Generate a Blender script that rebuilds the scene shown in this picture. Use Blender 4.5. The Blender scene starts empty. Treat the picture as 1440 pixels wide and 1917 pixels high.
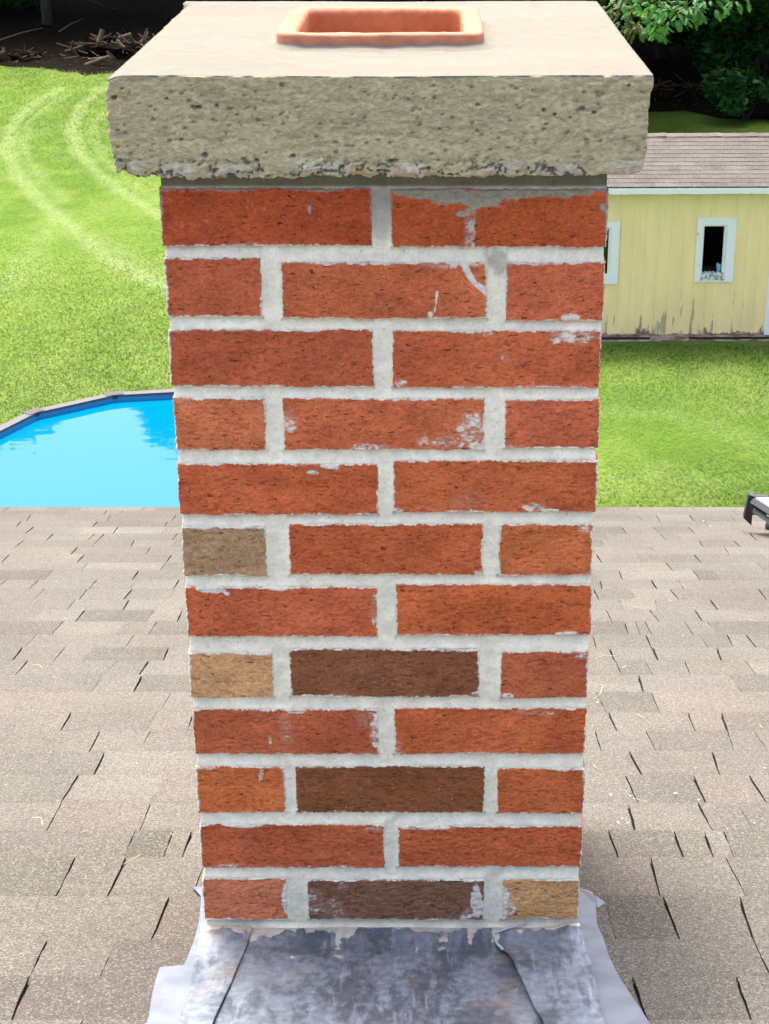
import bpy, bmesh, math, random
import numpy as np
from mathutils import Vector, Matrix

# ------------------------------------------------------------------ camera, sky, sun, exposure
S = bpy.context.scene
COL = S.collection
cam_d = bpy.data.cameras.new('camera'); cam = bpy.data.objects.new('camera', cam_d); COL.objects.link(cam)
cam.location = (0.043, -1.578, 7.3)
cam.rotation_euler = (math.radians(90 - 23.1), 0, 0)
cam_d.sensor_fit = 'VERTICAL'; cam_d.sensor_height = 36.0; cam_d.lens = 3207.0 / 1917.0 * 36.0
cam_d.shift_x = -86.0 / 1917.0
cam_d.clip_start = 0.05; cam_d.clip_end = 2000
S.camera = cam

SUN_EL, SUN_AZ = 66.0, -19.0          # degrees; azimuth clockwise from +Y
W = bpy.data.worlds.new('World'); S.world = W; W.use_nodes = True
wn = W.node_tree.nodes; wl = W.node_tree.links
sky = wn.new('ShaderNodeTexSky'); sky.sky_type = 'NISHITA'; sky.sun_disc = False
sky.sun_elevation = math.radians(SUN_EL); sky.sun_rotation = math.radians(SUN_AZ % 360)
sky.air_density = 0.35; sky.dust_density = 5.0; sky.ozone_density = 1.0; sky.altitude = 100
wl.new(sky.outputs[0], wn['Background'].inputs[0]); wn['Background'].inputs[1].default_value = 0.15
sun_d = bpy.data.lights.new('sun', 'SUN'); sun = bpy.data.objects.new('sun', sun_d); COL.objects.link(sun)
sun_d.energy = 0.8; sun_d.angle = math.radians(12.0); sun_d.color = (1.0, 0.95, 0.86)
a, e = math.radians(SUN_AZ), math.radians(SUN_EL)
sd = Vector((math.sin(a) * math.cos(e), math.cos(a) * math.cos(e), math.sin(e)))
sun.rotation_euler = (-sd).to_track_quat('-Z', 'Y').to_euler(); sun.location = sd * 30
S.view_settings.view_transform = 'Standard'; S.view_settings.look = 'None'
S.view_settings.exposure = 2.52; S.view_settings.gamma = 1.0
S.cycles.max_bounces = 6; S.cycles.diffuse_bounces = 4; S.cycles.transparent_max_bounces = 6

rnd = random.Random(7)
R = np.random.default_rng(11)
CAM = (0.043, -1.578, 7.3)

# ------------------------------------------------------------------ helpers
def tag(o, label=None, cat=None, group=None, kind=None):
    if label: o['label'] = label
    if cat: o['category'] = cat
    if group: o['group'] = group
    if kind: o['kind'] = kind
    return o

def empty(name, loc=(0, 0, 0), rz=0.0):
    o = bpy.data.objects.new(name, None); COL.objects.link(o); o.location = loc; o.rotation_euler = (0, 0, rz)
    o.empty_display_size = .2
    return o

def mesh_obj(name, verts, faces, mat, parent=None, col=None, smooth=False):
    me = bpy.data.meshes.new(name)
    V = np.asarray(verts, dtype=np.float32).reshape(-1, 3)
    if isinstance(faces, np.ndarray):
        F = faces; k = F.shape[1]
        me.vertices.add(len(V)); me.vertices.foreach_set('co', V.ravel())
        me.loops.add(F.size); me.loops.foreach_set('vertex_index', F.astype(np.int32).ravel())
        me.polygons.add(len(F)); me.polygons.foreach_set('loop_start', np.arange(0, F.size, k, dtype=np.int32))
        me.update(calc_edges=True)
    else:
        me.from_pydata([tuple(map(float, v)) for v in V], [], [tuple(map(int, f)) for f in faces]); me.update()
    if col is not None:
        C = np.asarray(col, dtype=np.float32)
        if C.shape[1] == 3: C = np.hstack([C, np.ones((len(C), 1), np.float32)])
        at = me.color_attributes.new('Col', 'FLOAT_COLOR', 'POINT'); at.data.foreach_set('color', C.ravel())
    me.materials.append(mat)
    if smooth: me.polygons.foreach_set('use_smooth', np.ones(len(me.polygons), bool))
    o = bpy.data.objects.new(name, me); COL.objects.link(o)
    if parent is not None: o.parent = parent
    return o

class MB:
    """collects several shapes into one mesh"""
    def __init__(s): s.v = []; s.f = []; s.c = []
    def add(s, V, F, col=None):
        n = len(s.v)
        V = [tuple(v) for v in V]
        s.v += V; s.f += [tuple(i + n for i in f) for f in F]
        s.c += [tuple(col) if col is not None else (1, 1, 1)] * len(V)
    def box(s, x0, x1, y0, y1, z0, z1, col=None, M=None):
        V = [(x, y, z) for z in (z0, z1) for y in (y0, y1) for x in (x0, x1)]
        if M is not None: V = [tuple(M @ Vector(v)) for v in V]
        s.add(V, [(0, 2, 3, 1), (4, 5, 7, 6), (0, 1, 5, 4), (2, 6, 7, 3), (0, 4, 6, 2), (1, 3, 7, 5)], col)
    def tube(s, pts, rads, n=8, col=None, cap=True):
        pts = [Vector(p) for p in pts]
        if not hasattr(rads, '__len__'): rads = [rads] * len(pts)
        V = []; F = []
        up = Vector((0, 0, 1)); pu = None
        for i, p in enumerate(pts):
            d = (pts[min(i + 1, len(pts) - 1)] - pts[max(i - 1, 0)]).normalized()
            if pu is None:
                pu = d.cross(up if abs(d.z) < .9 else Vector((1, 0, 0))).normalized()
            u = (pu - d * pu.dot(d)).normalized(); pu = u; w = d.cross(u)
            for k in range(n):
                t = 2 * math.pi * k / n
                V.append(p + (u * math.cos(t) + w * math.sin(t)) * rads[i])
        for i in range(len(pts) - 1):
            for k in range(n):
                k2 = (k + 1) % n
                F.append((i * n + k, i * n + k2, (i + 1) * n + k2, (i + 1) * n + k))
        if cap:
            F.append(tuple(range(n))[::-1]); F.append(tuple(range((len(pts) - 1) * n, len(pts) * n)))
        s.add(V, F, col)
    def build(s, name, mat, parent=None, col=False, smooth=False):
        return mesh_obj(name, s.v, s.f, mat, parent, np.array(s.c) if col else None, smooth)

def grid_faces(nu, nv):
    i = np.arange(nu - 1)[:, None]; j = np.arange(nv - 1)[None, :]
    a_ = (i * nv + j).ravel()
    return np.stack([a_, a_ + nv, a_ + nv + 1, a_ + 1], 1)

def _h(ix, iy, iz, seed):
    n = (ix.astype(np.int64) * 374761393 + iy.astype(np.int64) * 668265263 + iz.astype(np.int64) * 2147483647 + seed * 144665) & 0xffffffff
    n = ((n ^ (n >> 13)) * 1274126177) & 0xffffffff
    n = ((n ^ (n >> 16)) * 2246822519) & 0xffffffff
    return ((n ^ (n >> 15)) & 0xffffff) / float(0xffffff)

def vn(x, y, z=0.0, seed=0):
    x, y, z = np.broadcast_arrays(np.asarray(x, float), np.asarray(y, float), np.asarray(z, float))
    ix, iy, iz = np.floor(x), np.floor(y), np.floor(z)
    fx, fy, fz = x - ix, y - iy, z - iz
    fx, fy, fz = [t * t * (3 - 2 * t) for t in (fx, fy, fz)]
    r = 0
    for dx in (0, 1):
        for dy in (0, 1):
            for dz in (0, 1):
                w = (fx if dx else 1 - fx) * (fy if dy else 1 - fy) * (fz if dz else 1 - fz)
                r = r + w * _h(ix + dx, iy + dy, iz + dz, seed)
    return r                                        # 0..1

def fbm(x, y, z=0.0, oct=4, seed=0, gain=.5):
    r = 0; a_ = 1; t = 0
    for o in range(oct):
        r = r + a_ * vn(np.asarray(x) * 2 ** o, np.asarray(y) * 2 ** o, np.asarray(z) * 2 ** o, seed + o * 17); t += a_; a_ *= gain
    return r / t

def sm(t, a_, b_):
    t = np.clip((t - a_) / (b_ - a_), 0, 1); return t * t * (3 - 2 * t)

# ---- rays of the measured camera, used only to read real positions off known planes
TH = math.radians(23.1)
def ray(px, py):
    u = (px - 806) / 3207.0; v = -(py - 958.5) / 3207.0
    return (u, math.cos(TH) + v * math.sin(TH), -math.sin(TH) + v * math.cos(TH))
def on_y(px, py, Y):
    r = ray(px, py); t = (Y - CAM[1]) / r[1]; return Vector([CAM[i] + t * r[i] for i in range(3)])
def on_z(px, py, Z):
    r = ray(px, py); t = (Z - CAM[2]) / r[2]; return Vector([CAM[i] + t * r[i] for i in range(3)])
RA = math.radians(16.7); RS = math.tan(RA); RZ = 6.1031
def roof_z(y): return RZ - RS * y
def on_roof(px, py, off=0.0):
    r = ray(px, py); t = (RZ + off - RS * CAM[1] - CAM[2]) / (r[2] + RS * r[1]); return Vector([CAM[i] + t * r[i] for i in range(3)])

# ------------------------------------------------------------------ material helper
class Mat:
    def __init__(s, name, rough=.9, spec=.3):
        s.m = bpy.data.materials.new(name); s.m.use_nodes = True; s.nt = s.m.node_tree; s.n = s.nt.nodes; s.l = s.nt.links
        s.b = s.n['Principled BSDF']; s.b.inputs['Roughness'].default_value = rough; s.b.inputs['Specular IOR Level'].default_value = spec
        s.tc = s.n.new('ShaderNodeTexCoord')
    def pos(s, sc=(1, 1, 1)):
        g = s.n.new('ShaderNodeMapping'); g.inputs['Scale'].default_value = sc
        s.l.new(s.tc.outputs['Object'], g.inputs[0]); return g.outputs[0]
    def noise(s, sc=(1, 1, 1), scale=1.0, detail=3, rough=.55, dist=0.0):
        n = s.n.new('ShaderNodeTexNoise'); n.inputs['Scale'].default_value = scale; n.inputs['Detail'].default_value = detail
        n.inputs['Roughness'].default_value = rough; n.inputs['Distortion'].default_value = dist
        s.l.new(s.pos(sc), n.inputs['Vector']); return n.outputs[0]
    def voro(s, sc=(1, 1, 1), scale=1.0, out='Distance', feat='F1', rnd_=1.0):
        n = s.n.new('ShaderNodeTexVoronoi'); n.feature = feat; n.inputs['Scale'].default_value = scale; n.inputs['Randomness'].default_value = rnd_
        s.l.new(s.pos(sc), n.inputs['Vector']); return n.outputs[out]
    def ramp(s, x, a_, b_, lo=0.0, hi=1.0, smooth=True):
        n = s.n.new('ShaderNodeMapRange'); n.interpolation_type = 'SMOOTHSTEP' if smooth else 'LINEAR'
        n.inputs[1].default_value = a_; n.inputs[2].default_value = b_; n.inputs[3].default_value = lo; n.inputs[4].default_value = hi
        s.l.new(x, n.inputs[0]); return n.outputs[0]
    def math(s, op, a_, b_=None, clamp=False):
        n = s.n.new('ShaderNodeMath'); n.operation = op; n.use_clamp = clamp
        for i, v in enumerate((a_, b_)):
            if v is None: continue
            if isinstance(v, (int, float)): n.inputs[i].default_value = v
            else: s.l.new(v, n.inputs[i])
        return n.outputs[0]
    def mix(s, f, a_, b_, mode='MIX'):
        n = s.n.new('ShaderNodeMix'); n.data_type = 'RGBA'; n.blend_type = mode; n.clamp_factor = True
        for i, v in ((0, f), (6, a_), (7, b_)):
            if isinstance(v, (int, float)): n.inputs[i].default_value = v
            elif isinstance(v, (tuple, list)): n.inputs[i].default_value = tuple(v)[:3] + (1.0,)
            else: s.l.new(v, n.inputs[i])
        return n.outputs[2]
    def attr(s):
        n = s.n.new('ShaderNodeAttribute'); n.attribute_name = 'Col'; return n.outputs['Color'], n.outputs['Alpha']
    def color(s, c):
        if isinstance(c, (tuple, list)): s.b.inputs['Base Color'].default_value = tuple(c)[:3] + (1,)
        else: s.l.new(c, s.b.inputs['Base Color'])
    def scale_col(s, c, f):
        n = s.n.new('ShaderNodeVectorMath'); n.operation = 'SCALE'; 
        if isinstance(c, (tuple, list)): n.inputs[0].default_value = tuple(c)[:3]
        else: s.l.new(c, n.inputs[0])
        if isinstance(f, (int, float)): n.inputs['Scale'].default_value = f
        else: s.l.new(f, n.inputs['Scale'])
        return n.outputs[0]
    def bump(s, h, dist=.001, strength=1.0):
        n = s.n.new('ShaderNodeBump'); n.inputs['Distance'].default_value = dist; n.inputs['Strength'].default_value = strength
        s.l.new(h, n.inputs['Height']); s.l.new(n.outputs[0], s.b.inputs['Normal'])

def simple(name, c, rough=.7, spec=.4, var=.15, scale=20.0, metal=0.0):
    m = Mat(name, rough, spec)
    n = m.noise(scale=scale, detail=4)
    m.color(m.scale_col(c, m.ramp(n, .25, .75, 1 - var, 1 + var)))
    m.b.inputs['Metallic'].default_value = metal
    return m.m

# brick
m = Mat('brick_clay', .95, .15)
c, al = m.attr()
mott = m.noise(sc=(1, 1, 1.6), scale=28, detail=3)
pit = m.noise(sc=(1, 1, 1.6), scale=190, detail=5, rough=.65)
pit2 = m.noise(sc=(1, 1, 1.3), scale=420, detail=3, rough=.7)
spk = m.voro(scale=210)
base = m.scale_col(c, m.ramp(mott, .3, .7, 1.0, 1.26))
crk = m.noise(sc=(.55, 1, 2.0), scale=200, detail=3, rough=.6, dist=.35)
base = m.scale_col(base, m.ramp(pit, .28, .48, .80, 1.05))
base = m.scale_col(base, m.ramp(crk, .335, .365, .36, 1.0))
base = m.scale_col(base, m.ramp(pit2, .3, .7, .82, 1.18))
sel = m.noise(scale=60, detail=1)
base = m.mix(m.math('MULTIPLY', m.ramp(spk, .10, .17, 1, 0), m.ramp(sel, .50, .58, 0, .65)), base, (.62, .42, .30))
hz = m.noise(sc=(1, 1, 1.5), scale=110, detail=5, rough=.7)
f = m.ramp(m.math('ADD', al, m.math('MULTIPLY', m.math('SUBTRACT', hz, .5), 1.9)), .50, .80, 0, 1)
f2 = m.math('MULTIPLY', al, .38)
base = m.mix(f2, base, (.66, .50, .40))
sz = m.n.new('ShaderNodeSeparateXYZ'); m.l.new(m.tc.outputs['Object'], sz.inputs[0])
damp_shade = m.mix(m.ramp(sz.outputs[2], .885, .945, 0, 1), (.90, .86, .67), (.40, .38, .28))       # damp mortar, greyer under the cap with its shade put into the colour
base = m.mix(m.math('MULTIPLY', f, .96), base, m.scale_col(damp_shade, m.ramp(hz, .3, .7, .88, 1.04)))
m.color(base); m.bump(m.math('ADD', m.math('ADD', m.ramp(pit, .25, .6, 0, 1), m.math('MULTIPLY', pit2, .5)), m.ramp(crk, .30, .38, 0, 1.1)), .0011, .9)
M_BRICK = m.m
# mortar
m = Mat('mortar', .95, .1)
c, al = m.attr()
n1 = m.noise(sc=(1, 1, 1.3), scale=55, detail=5, rough=.65); n2 = m.noise(scale=420, detail=3)
base = m.scale_col(c, m.ramp(n1, .3, .7, .84, 1.06)); base = m.scale_col(base, m.ramp(n2, .3, .7, .92, 1.05))
pm = m.math('MULTIPLY', m.ramp(m.noise(scale=210, detail=3), .64, .74, 0, .6), 1.0)
base = m.mix(pm, base, (.30, .29, .22))
m.color(base); m.bump(m.math('ADD', n1, m.math('MULTIPLY', n2, .4)), .0010, .8)
M_MORTAR = m.m
# concrete cap
m = Mat('cast_concrete', .95, .12)
c, al = m.attr()
n1 = m.noise(sc=(1, 1, 2.2), scale=45, detail=5, rough=.62); n2 = m.noise(sc=(1, 1, 1.7), scale=170, detail=4, rough=.65)
n3 = m.noise(sc=(.35, 1.3, 1), scale=11, detail=5)
cut = m.ramp(n2, .27, .37, .50, 1.0)
base = m.scale_col(c, m.ramp(n1, .3, .7, .92, 1.06)); 
base = m.mix(al, m.scale_col(base, cut), base)
base = m.mix(m.math('MULTIPLY', m.ramp(n3, .45, .7, 0, .55), al), base, (.165, .143, .110))
m.color(base)
hgt = m.math('ADD', m.math('MULTIPLY', n1, .8), m.ramp(n2, .25, .6, 0, 1))
m.bump(m.math('MULTIPLY', hgt, m.ramp(al, 0, 1, 1, .10)), .0016, 1.0)
M_CONC = m.m
# terracotta
m = Mat('terracotta', .85, .2)
c, al = m.attr()
n1 = m.noise(scale=60, detail=5, rough=.6); n2 = m.noise(sc=(.5, 1, 3), scale=40, detail=4)
base = m.scale_col(c, m.ramp(n1, .3, .7, .86, 1.12))
base = m.mix(m.ramp(m.math('ADD', al, m.math('MULTIPLY', m.math('SUBTRACT', n2, .5), 1.1)), .45, .65, 0, .8), base, (.30, .265, .20))
m.color(base); m.bump(n1, .0008, .6)
M_TERRA = m.m
# lead
m = Mat('weathered_lead', .55, .5)
c, al = m.attr()
n1 = m.noise(sc=(1.6, .7, 1), scale=14, detail=6, rough=.7, dist=.25); n2 = m.noise(sc=(3.5, .4, 1), scale=24, detail=5, rough=.65, dist=.15); n3 = m.noise(scale=90, detail=4)
base = m.mix(m.ramp(n1, .42, .56), (.085, .102, .122), (.18, .212, .245))
base = m.mix(m.ramp(n2, .52, .68, 0, .55), base, (.30, .33, .385))
base = m.mix(m.ramp(m.noise(sc=(1, 1, 1), scale=13, detail=3), .55, .72, 0, .7), base, (.22, .185, .155))
base = m.mix(m.ramp(m.noise(sc=(4, 1, 1), scale=30, detail=5, rough=.7), .66, .74, 0, .6), base, (.46, .45, .42))
base = m.mix(m.ramp(m.math('ADD', al, m.math('MULTIPLY', m.math('SUBTRACT', n3, .5), 1.2)), .45, .6, 0, .9), base, (.50, .48, .40))
m.color(m.scale_col(base, m.ramp(n3, .3, .7, .80, 1.22))); m.b.inputs['Metallic'].default_value = .25
m.bump(m.math('ADD', n1, m.math('MULTIPLY', n3, .3)), .0015, .6)
M_LEAD = m.m
# membrane
m = Mat('roof_membrane', .5, .4)
n1 = m.noise(scale=30, detail=4); n2 = m.noise(scale=8, detail=2)
m.color(m.mix(m.ramp(n1, .35, .7), (.135, .157, .185), (.18, .203, .23))); m.bump(n1, .001, .5)
M_MEMB = m.m
# shingles
def shingle_mat(name, k=1.0, gs=1.0, tint=(1, 1, 1)):
    m = Mat(name, .95, .1)
    c, al = m.attr()
    g1 = m.voro(scale=620 * gs, out='Color'); g2 = m.voro(scale=520 * gs, out='Color'); 
    sep = m.n.new('ShaderNodeSeparateColor'); m.l.new(g1, sep.inputs[0]); sep2 = m.n.new('ShaderNodeSeparateColor'); m.l.new(g2, sep2.inputs[0])
    n1 = m.noise(scale=3.2, detail=4, rough=.6); n2 = m.noise(sc=(.35, 1, 1), scale=5, detail=3)
    base = m.scale_col(c, m.ramp(sep.outputs[0], 0, 1, .58, 1.42, False))
    base = m.scale_col(base, m.ramp(n1, .3, .7, .90, 1.10))
    base = m.mix(m.ramp(n2, .45, .7, 0, .30), base, m.scale_col((.092, .082, .073), k))
    base = m.mix(m.ramp(sep2.outputs[0], .84, .88, 0, .42), base, m.scale_col((.27, .25, .21), k))
    base = m.mix(m.ramp(sep2.outputs[1], .86, .90, 0, .55), base, m.scale_col((.055, .05, .042), k))
    m.color(base)
    m.bump(sep.outputs[1], .0012 / gs, .55)
    return m.m
M_SHING = shingle_mat('asphalt_shingle')
M_SHING2 = shingle_mat('shed_shingle', .9, .25)
M_SLOT = simple('shingle_core', (.010, .009, .007), .95, .1)
# paints, timber, etc.
m = Mat('yellow_paint', .7, .3)
n1 = m.noise(sc=(1, 1, .12), scale=14, detail=5, rough=.6, dist=.2)
sepx = m.n.new('ShaderNodeSeparateXYZ'); m.l.new(m.tc.outputs['Object'], sepx.inputs[0])
low = m.ramp(sepx.outputs[2], .15, 1.25, .0, .175, False)
n0 = m.noise(sc=(1, 1, .6), scale=1.6, detail=2)
peel = m.ramp(m.math('SUBTRACT', m.math('ADD', n1, m.math('MULTIPLY', m.math('SUBTRACT', n0, .5), .35)), low), .595, .615, 0, 1)
base = m.scale_col((.95, .725, .335), m.ramp(m.noise(sc=(1, 1, .2), scale=5, detail=4), .3, .7, .95, 1.05))
nb = m.noise(sc=(1, 1, .3), scale=22, detail=4)
rot = m.ramp(m.math('ADD', sepx.outputs[2], m.math('MULTIPLY', m.math('SUBTRACT', nb, .5), .5)), .13, .22, 1, 0)
rsel = m.ramp(m.noise(sc=(1, 1, 0.01), scale=2.4, detail=2), .5, .62, 0, 1)
base = m.mix(m.math('MULTIPLY', peel, .85), base, m.mix(nb, (.34, .27, .17), (.50, .40, .27)))
base = m.mix(m.math('MULTIPLY', rot, rsel), base, (.16, .12, .09))
m.color(base); m.bump(peel, .002, .4)
M_YEL = m.m
m = Mat('white_paint', .6, .4)
n1 = m.noise(sc=(1, 1, .5), scale=11, detail=5, rough=.65)
m.color(m.mix(m.ramp(n1, .67, .70, 0, .8), (.84, .82, .78), (.22, .20, .17)))
M_WHITE = m.m
m = Mat('rotten_white_paint', .7, .3)
n1 = m.noise(sc=(1, 1, 1), scale=22, detail=5, rough=.65)
m.color(m.mix(m.ramp(n1, .50, .55, 0, .9), (.66, .68, .66), (.20, .18, .14)))
M_ROT = m.m
m = Mat('red_brown_skirt', .9, .2)
n1 = m.noise(sc=(.4, 1, 2), scale=12, detail=5, rough=.65)
m.color(m.mix(m.ramp(n1, .4, .6), (.26, .12, .085), (.55, .43, .33)))
M_SKIRT = m.m
M_FOLD = simple('lead_fold_highlight', (.42, .43, .44), .5, .4)
M_DARK = simple('dark_inside', (.03, .032, .025), .9, .1)
M_BLACK = simple('black_plastic', (.012, .013, .014), .45, .5)
M_GREYBAR = simple('grey_metal_bar', (.10, .115, .11), .4, .5)
M_PANEL = simple('white_panel', (.78, .80, .82), .5, .4, .03)
M_CYAN = simple('light_blue_plastic', (.22, .50, .62), .5, .4)
M_SIDING = simple('house_siding', (.55, .54, .50), .7, .3)
M_RAIL = simple('pool_rail_plastic', (.075, .072, .076), .5, .4, .1)
M_RAILCAP = simple('pool_rail_cap', (.032, .032, .038), .5, .4, .1)
M_LINER = simple('pool_liner', (.02, .22, .42), .5, .4, .05)
M_BARK = simple('bark', (.035, .032, .022), .95, .1, .4, 8)
M_BARK2 = simple('pale_bark', (.06, .062, .04), .95, .1, .3, 8)
M_STICK = simple('weathered_stick', (.075, .055, .038), .95, .1, .3, 12)
M_LOG = simple('cut_log', (.125, .092, .06), .95, .1, .3, 12)
m = Mat('pool_water', .03, .5)
m.color((.0, .118, .235)); m.b.inputs['IOR'].default_value = 1.33; m.b.inputs['Specular IOR Level'].default_value = .24
m.bump(m.noise(sc=(.6, 1, 1), scale=2.2, detail=2), .006, .35)
M_WATER = m.m
# foliage
def leaf_mat(name, rough=.55, trans=.35, var=.25):
    m = Mat(name, rough, .35)
    c, al = m.attr()
    n = m.noise(scale=1.5, detail=2)
    cc = m.scale_col(c, m.ramp(n, .3, .7, 1 - var, 1 + var)); m.color(cc)
    if name == 'grass_blade':
        up = m.n.new('ShaderNodeCombineXYZ'); up.inputs[2].default_value = 1.0; m.l.new(up.outputs[0], m.b.inputs['Normal'])
    tr = m.n.new('ShaderNodeBsdfTranslucent'); m.l.new(m.mix(1.0, cc, (.9, 1.0, .35), 'MULTIPLY'), tr.inputs[0])
    mx = m.n.new('ShaderNodeMixShader'); mx.inputs[0].default_value = trans
    m.l.new(m.b.outputs[0], mx.inputs[1]); m.l.new(tr.outputs[0], mx.inputs[2])
    m.l.new(mx.outputs[0], m.n['Material Output'].inputs[0])
    return m.m
M_LEAF = leaf_mat('leaf')
M_GRASS = leaf_mat('grass_blade', .7, .2, .08)
m = Mat('lawn_soil', .95, .1)
c, al = m.attr()
g = m.noise(scale=9, detail=6, rough=.7); g2 = m.noise(scale=1.3, detail=3); g3 = m.noise(sc=(1, .35, 1), scale=40, detail=3, rough=.7)
base = m.scale_col(c, m.ramp(g, .3, .7, .88, 1.12)); base = m.scale_col(base, m.ramp(g3, .3, .7, .9, 1.1))
base = m.mix(m.ramp(g2, .4, .7, 0, .25), base, m.scale_col(c, .72))
m.color(base); m.bump(g, .03, .6)
M_LAWN = m.m
m = Mat('leaf_litter', .95, .05)
g = m.noise(scale=6, detail=6, rough=.75); g2 = m.voro(scale=14, out='Color'); sp = m.n.new('ShaderNodeSeparateColor'); m.l.new(g2, sp.inputs[0])
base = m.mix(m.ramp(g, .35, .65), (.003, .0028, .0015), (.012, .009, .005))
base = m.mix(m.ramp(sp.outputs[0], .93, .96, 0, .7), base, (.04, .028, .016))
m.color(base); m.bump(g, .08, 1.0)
M_LITTER = m.m

# ------------------------------------------------------------------ CHIMNEY
Z0 = 6.12
chim = tag(empty('chimney', (0, 0.24, 6.0)), 'red brick chimney with pale mortar joints and a thick grey concrete cap', 'chimney')
CH = Vector(chim.location)
def local(V):
    V = np.asarray(V, float).reshape(-1, 3).copy(); V -= np.array(CH); return V

# the front: pixel rectangles of the photo read on the plane of the front face
RED = (.40, .064, .022); DRED = (.34, .050, .017); BRN = (.205, .058, .026); TAN = (.46, .190, .085); OLV = (.30, .140, .072)
ORG = (.50, .098, .030); SAL = (.46, .112, .055); PUR = (.175, .063, .036); CRIM = (.37, .068, .028); LRED = (.44, .088, .034)
BR = [
 (299, 696, 353, 460, DRED, .6), (732, 1137, 354, 463, (.37, .060, .018), .5),
 (307, 490, 483, 594, CRIM, .3), (527, 912, 491, 597, LRED, .5), (948, 1132, 491, 600, (.44, .085, .036), .3),
 (316, 700, 617, 724, (.35, .062, .025), .3), (735, 1126, 619, 726, (.42, .078, .030), .5),
 (326, 498, 744, 843, (.47, .105, .042), .3), (531, 907, 746, 843, LRED, .4), (945, 1119, 747, 840, (.43, .080, .034), .3),
 (335, 708, 868, 964, (.43, .078, .028), .6), (737, 1110, 862, 959, (.40, .075, .026), .7),
 (341, 499, 986, 1079, OLV, .4), (542, 904, 981, 1076, (.41, .075, .026), .6), (934, 1106, 981, 1077, (.46, .098, .033), .4),
 (346, 706, 1099, 1192, (.43, .080, .032), .6), (741, 1101, 1094, 1190, (.43, .080, .026), .8),
 (355, 512, 1223, 1306, TAN, .3), (543, 898, 1215, 1305, BRN, .6), (938, 1099, 1220, 1307, (.37, .074, .031), .4),
 (362, 709, 1328, 1412, (.37, .070, .028), .6), (738, 1094, 1326, 1412, (.44, .082, .028), .6),
 (369, 534, 1435, 1522, ORG, .4), (554, 908, 1435, 1522, (.18, .048, .017), .6), (931, 1092, 1438, 1524, (.42, .080, .026), .4),
 (382, 720, 1544, 1625, (.37, .068, .026), .7), (745, 1088, 1547, 1624, (.42, .074, .026), .7),
 (384, 539, 1644, 1723, SAL, .3), (576, 906, 1647, 1722, PUR, .6), (940, 1083, 1647, 1722, (.48, .200, .085), .3)]
# mortar smears on the brick faces: (px, py, rx, ry, strength, angle)
SM = [(790, 357, 60, 17, 1.0, 0), (850, 368, 50, 17, 1.0, 0), (905, 372, 45, 18, 1.0, 0), (880, 420, 12, 50, .62, 0), (960, 362, 60, 10, 1, 0), (1040, 358, 60, 12, 1, 0), (868, 400, 14, 10, .7, 0), (1085, 352, 30, 5, .8, 0),
      (640, 345, 60, 9, .6, 0), (580, 392, 4, 9, .8, 0), (495, 390, 5, 4, .7, 0), (1128, 388, 5, 8, .9, 0),
      (880, 515, 8, 36, 1.0, -.55), (902, 540, 7, 28, 1.0, -.8), (850, 497, 60, 7, .6, 0), (817, 560, 3, 26, .8, .12), (806, 588, 6, 6, .9, 0), (612, 492, 15, 5, .8, 0),
      (1066, 594, 22, 8, .9, 0), (1000, 492, 30, 6, .7, 0), (390, 594, 30, 5, 1, 0), (350, 483, 20, 5, .7, 0),
      (1070, 630, 48, 16, .62, 0), (900, 623, 24, 7, .5, 0), (750, 718, 14, 8, .6, 0), (945, 670, 8, 8, .45, 0), (330, 620, 15, 4, .7, 0),
      (545, 790, 14, 22, .58, 0), (882, 800, 28, 32, .66, 0), (840, 828, 60, 14, .5, 0), (690, 838, 40, 8, .65, 0), (890, 835, 20, 8, .7, 0),
      (340, 752, 16, 12, .35, 0), (960, 838, 20, 5, .6, 0),
      (620, 872, 22, 8, 1, 0), (588, 884, 14, 5, .8, 0), (560, 868, 30, 6, .55, 0), (995, 949, 30, 9, .62, 0), (1030, 955, 20, 5, .8, 0), (745, 955, 12, 6, .8, 0), (880, 935, 40, 18, .25, 0),
      (460, 986, 45, 5, .8, 0), (1095, 990, 14, 8, .6, 0), (900, 1072, 16, 6, .6, 0), (960, 1078, 40, 4, .7, 0),
      (395, 1103, 32, 9, 1, .1), (425, 1111, 9, 5, 1, .3), (520, 1101, 25, 6, .9, 0), (1060, 1187, 30, 5, .9, 0), (800, 1095, 16, 4, .6, 0), (700, 1140, 5, 40, .45, 0),
      (620, 1303, 50, 4, .7, 0), (894, 1300, 14, 8, .7, 0), (1088, 1228, 16, 8, .6, 0), (480, 1224, 30, 5, .7, 0), (950, 1302, 12, 6, .7, 0),
      (704, 1370, 12, 34, .75, 0), (690, 1345, 30, 20, .42, 0), (535, 1365, 13, 42, .36, 0), (506, 1386, 4, 8, .9, 0), (550, 1332, 30, 5, .6, 0), (745, 1400, 10, 12, .5, 0), (1000, 1334, 40, 6, .5, 0),
      (489, 1450, 5, 16, .7, .2), (385, 1437, 20, 4, .7, 0), (600, 1437, 50, 3, .6, 0), (1060, 1440, 30, 4, .7, 0),
      (460, 1546, 40, 4, .8, 0), (420, 1621, 30, 4, .6, 0), (800, 1550, 60, 4, .8, 0), (700, 1552, 18, 5, .7, 0),
      (535, 1685, 9, 30, .95, 0), (538, 1662, 8, 12, .9, 0), (590, 1690, 18, 30, .5, 0), (620, 1700, 30, 18, .4, 0), (893, 1690, 12, 40, .98, 0), (905, 1700, 14, 20, 1, 0), (640, 1660, 12, 12, .5, 0), (880, 1712, 20, 10, .7, 0),
      (944, 1690, 10, 40, .98, 0), (957, 1700, 12, 14, .7, 0), (650, 1722, 60, 4, .7, 0), (1000, 1722, 40, 3, .8, 0), (430, 1646, 30, 3, .6, 0)]
SMW = []
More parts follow.
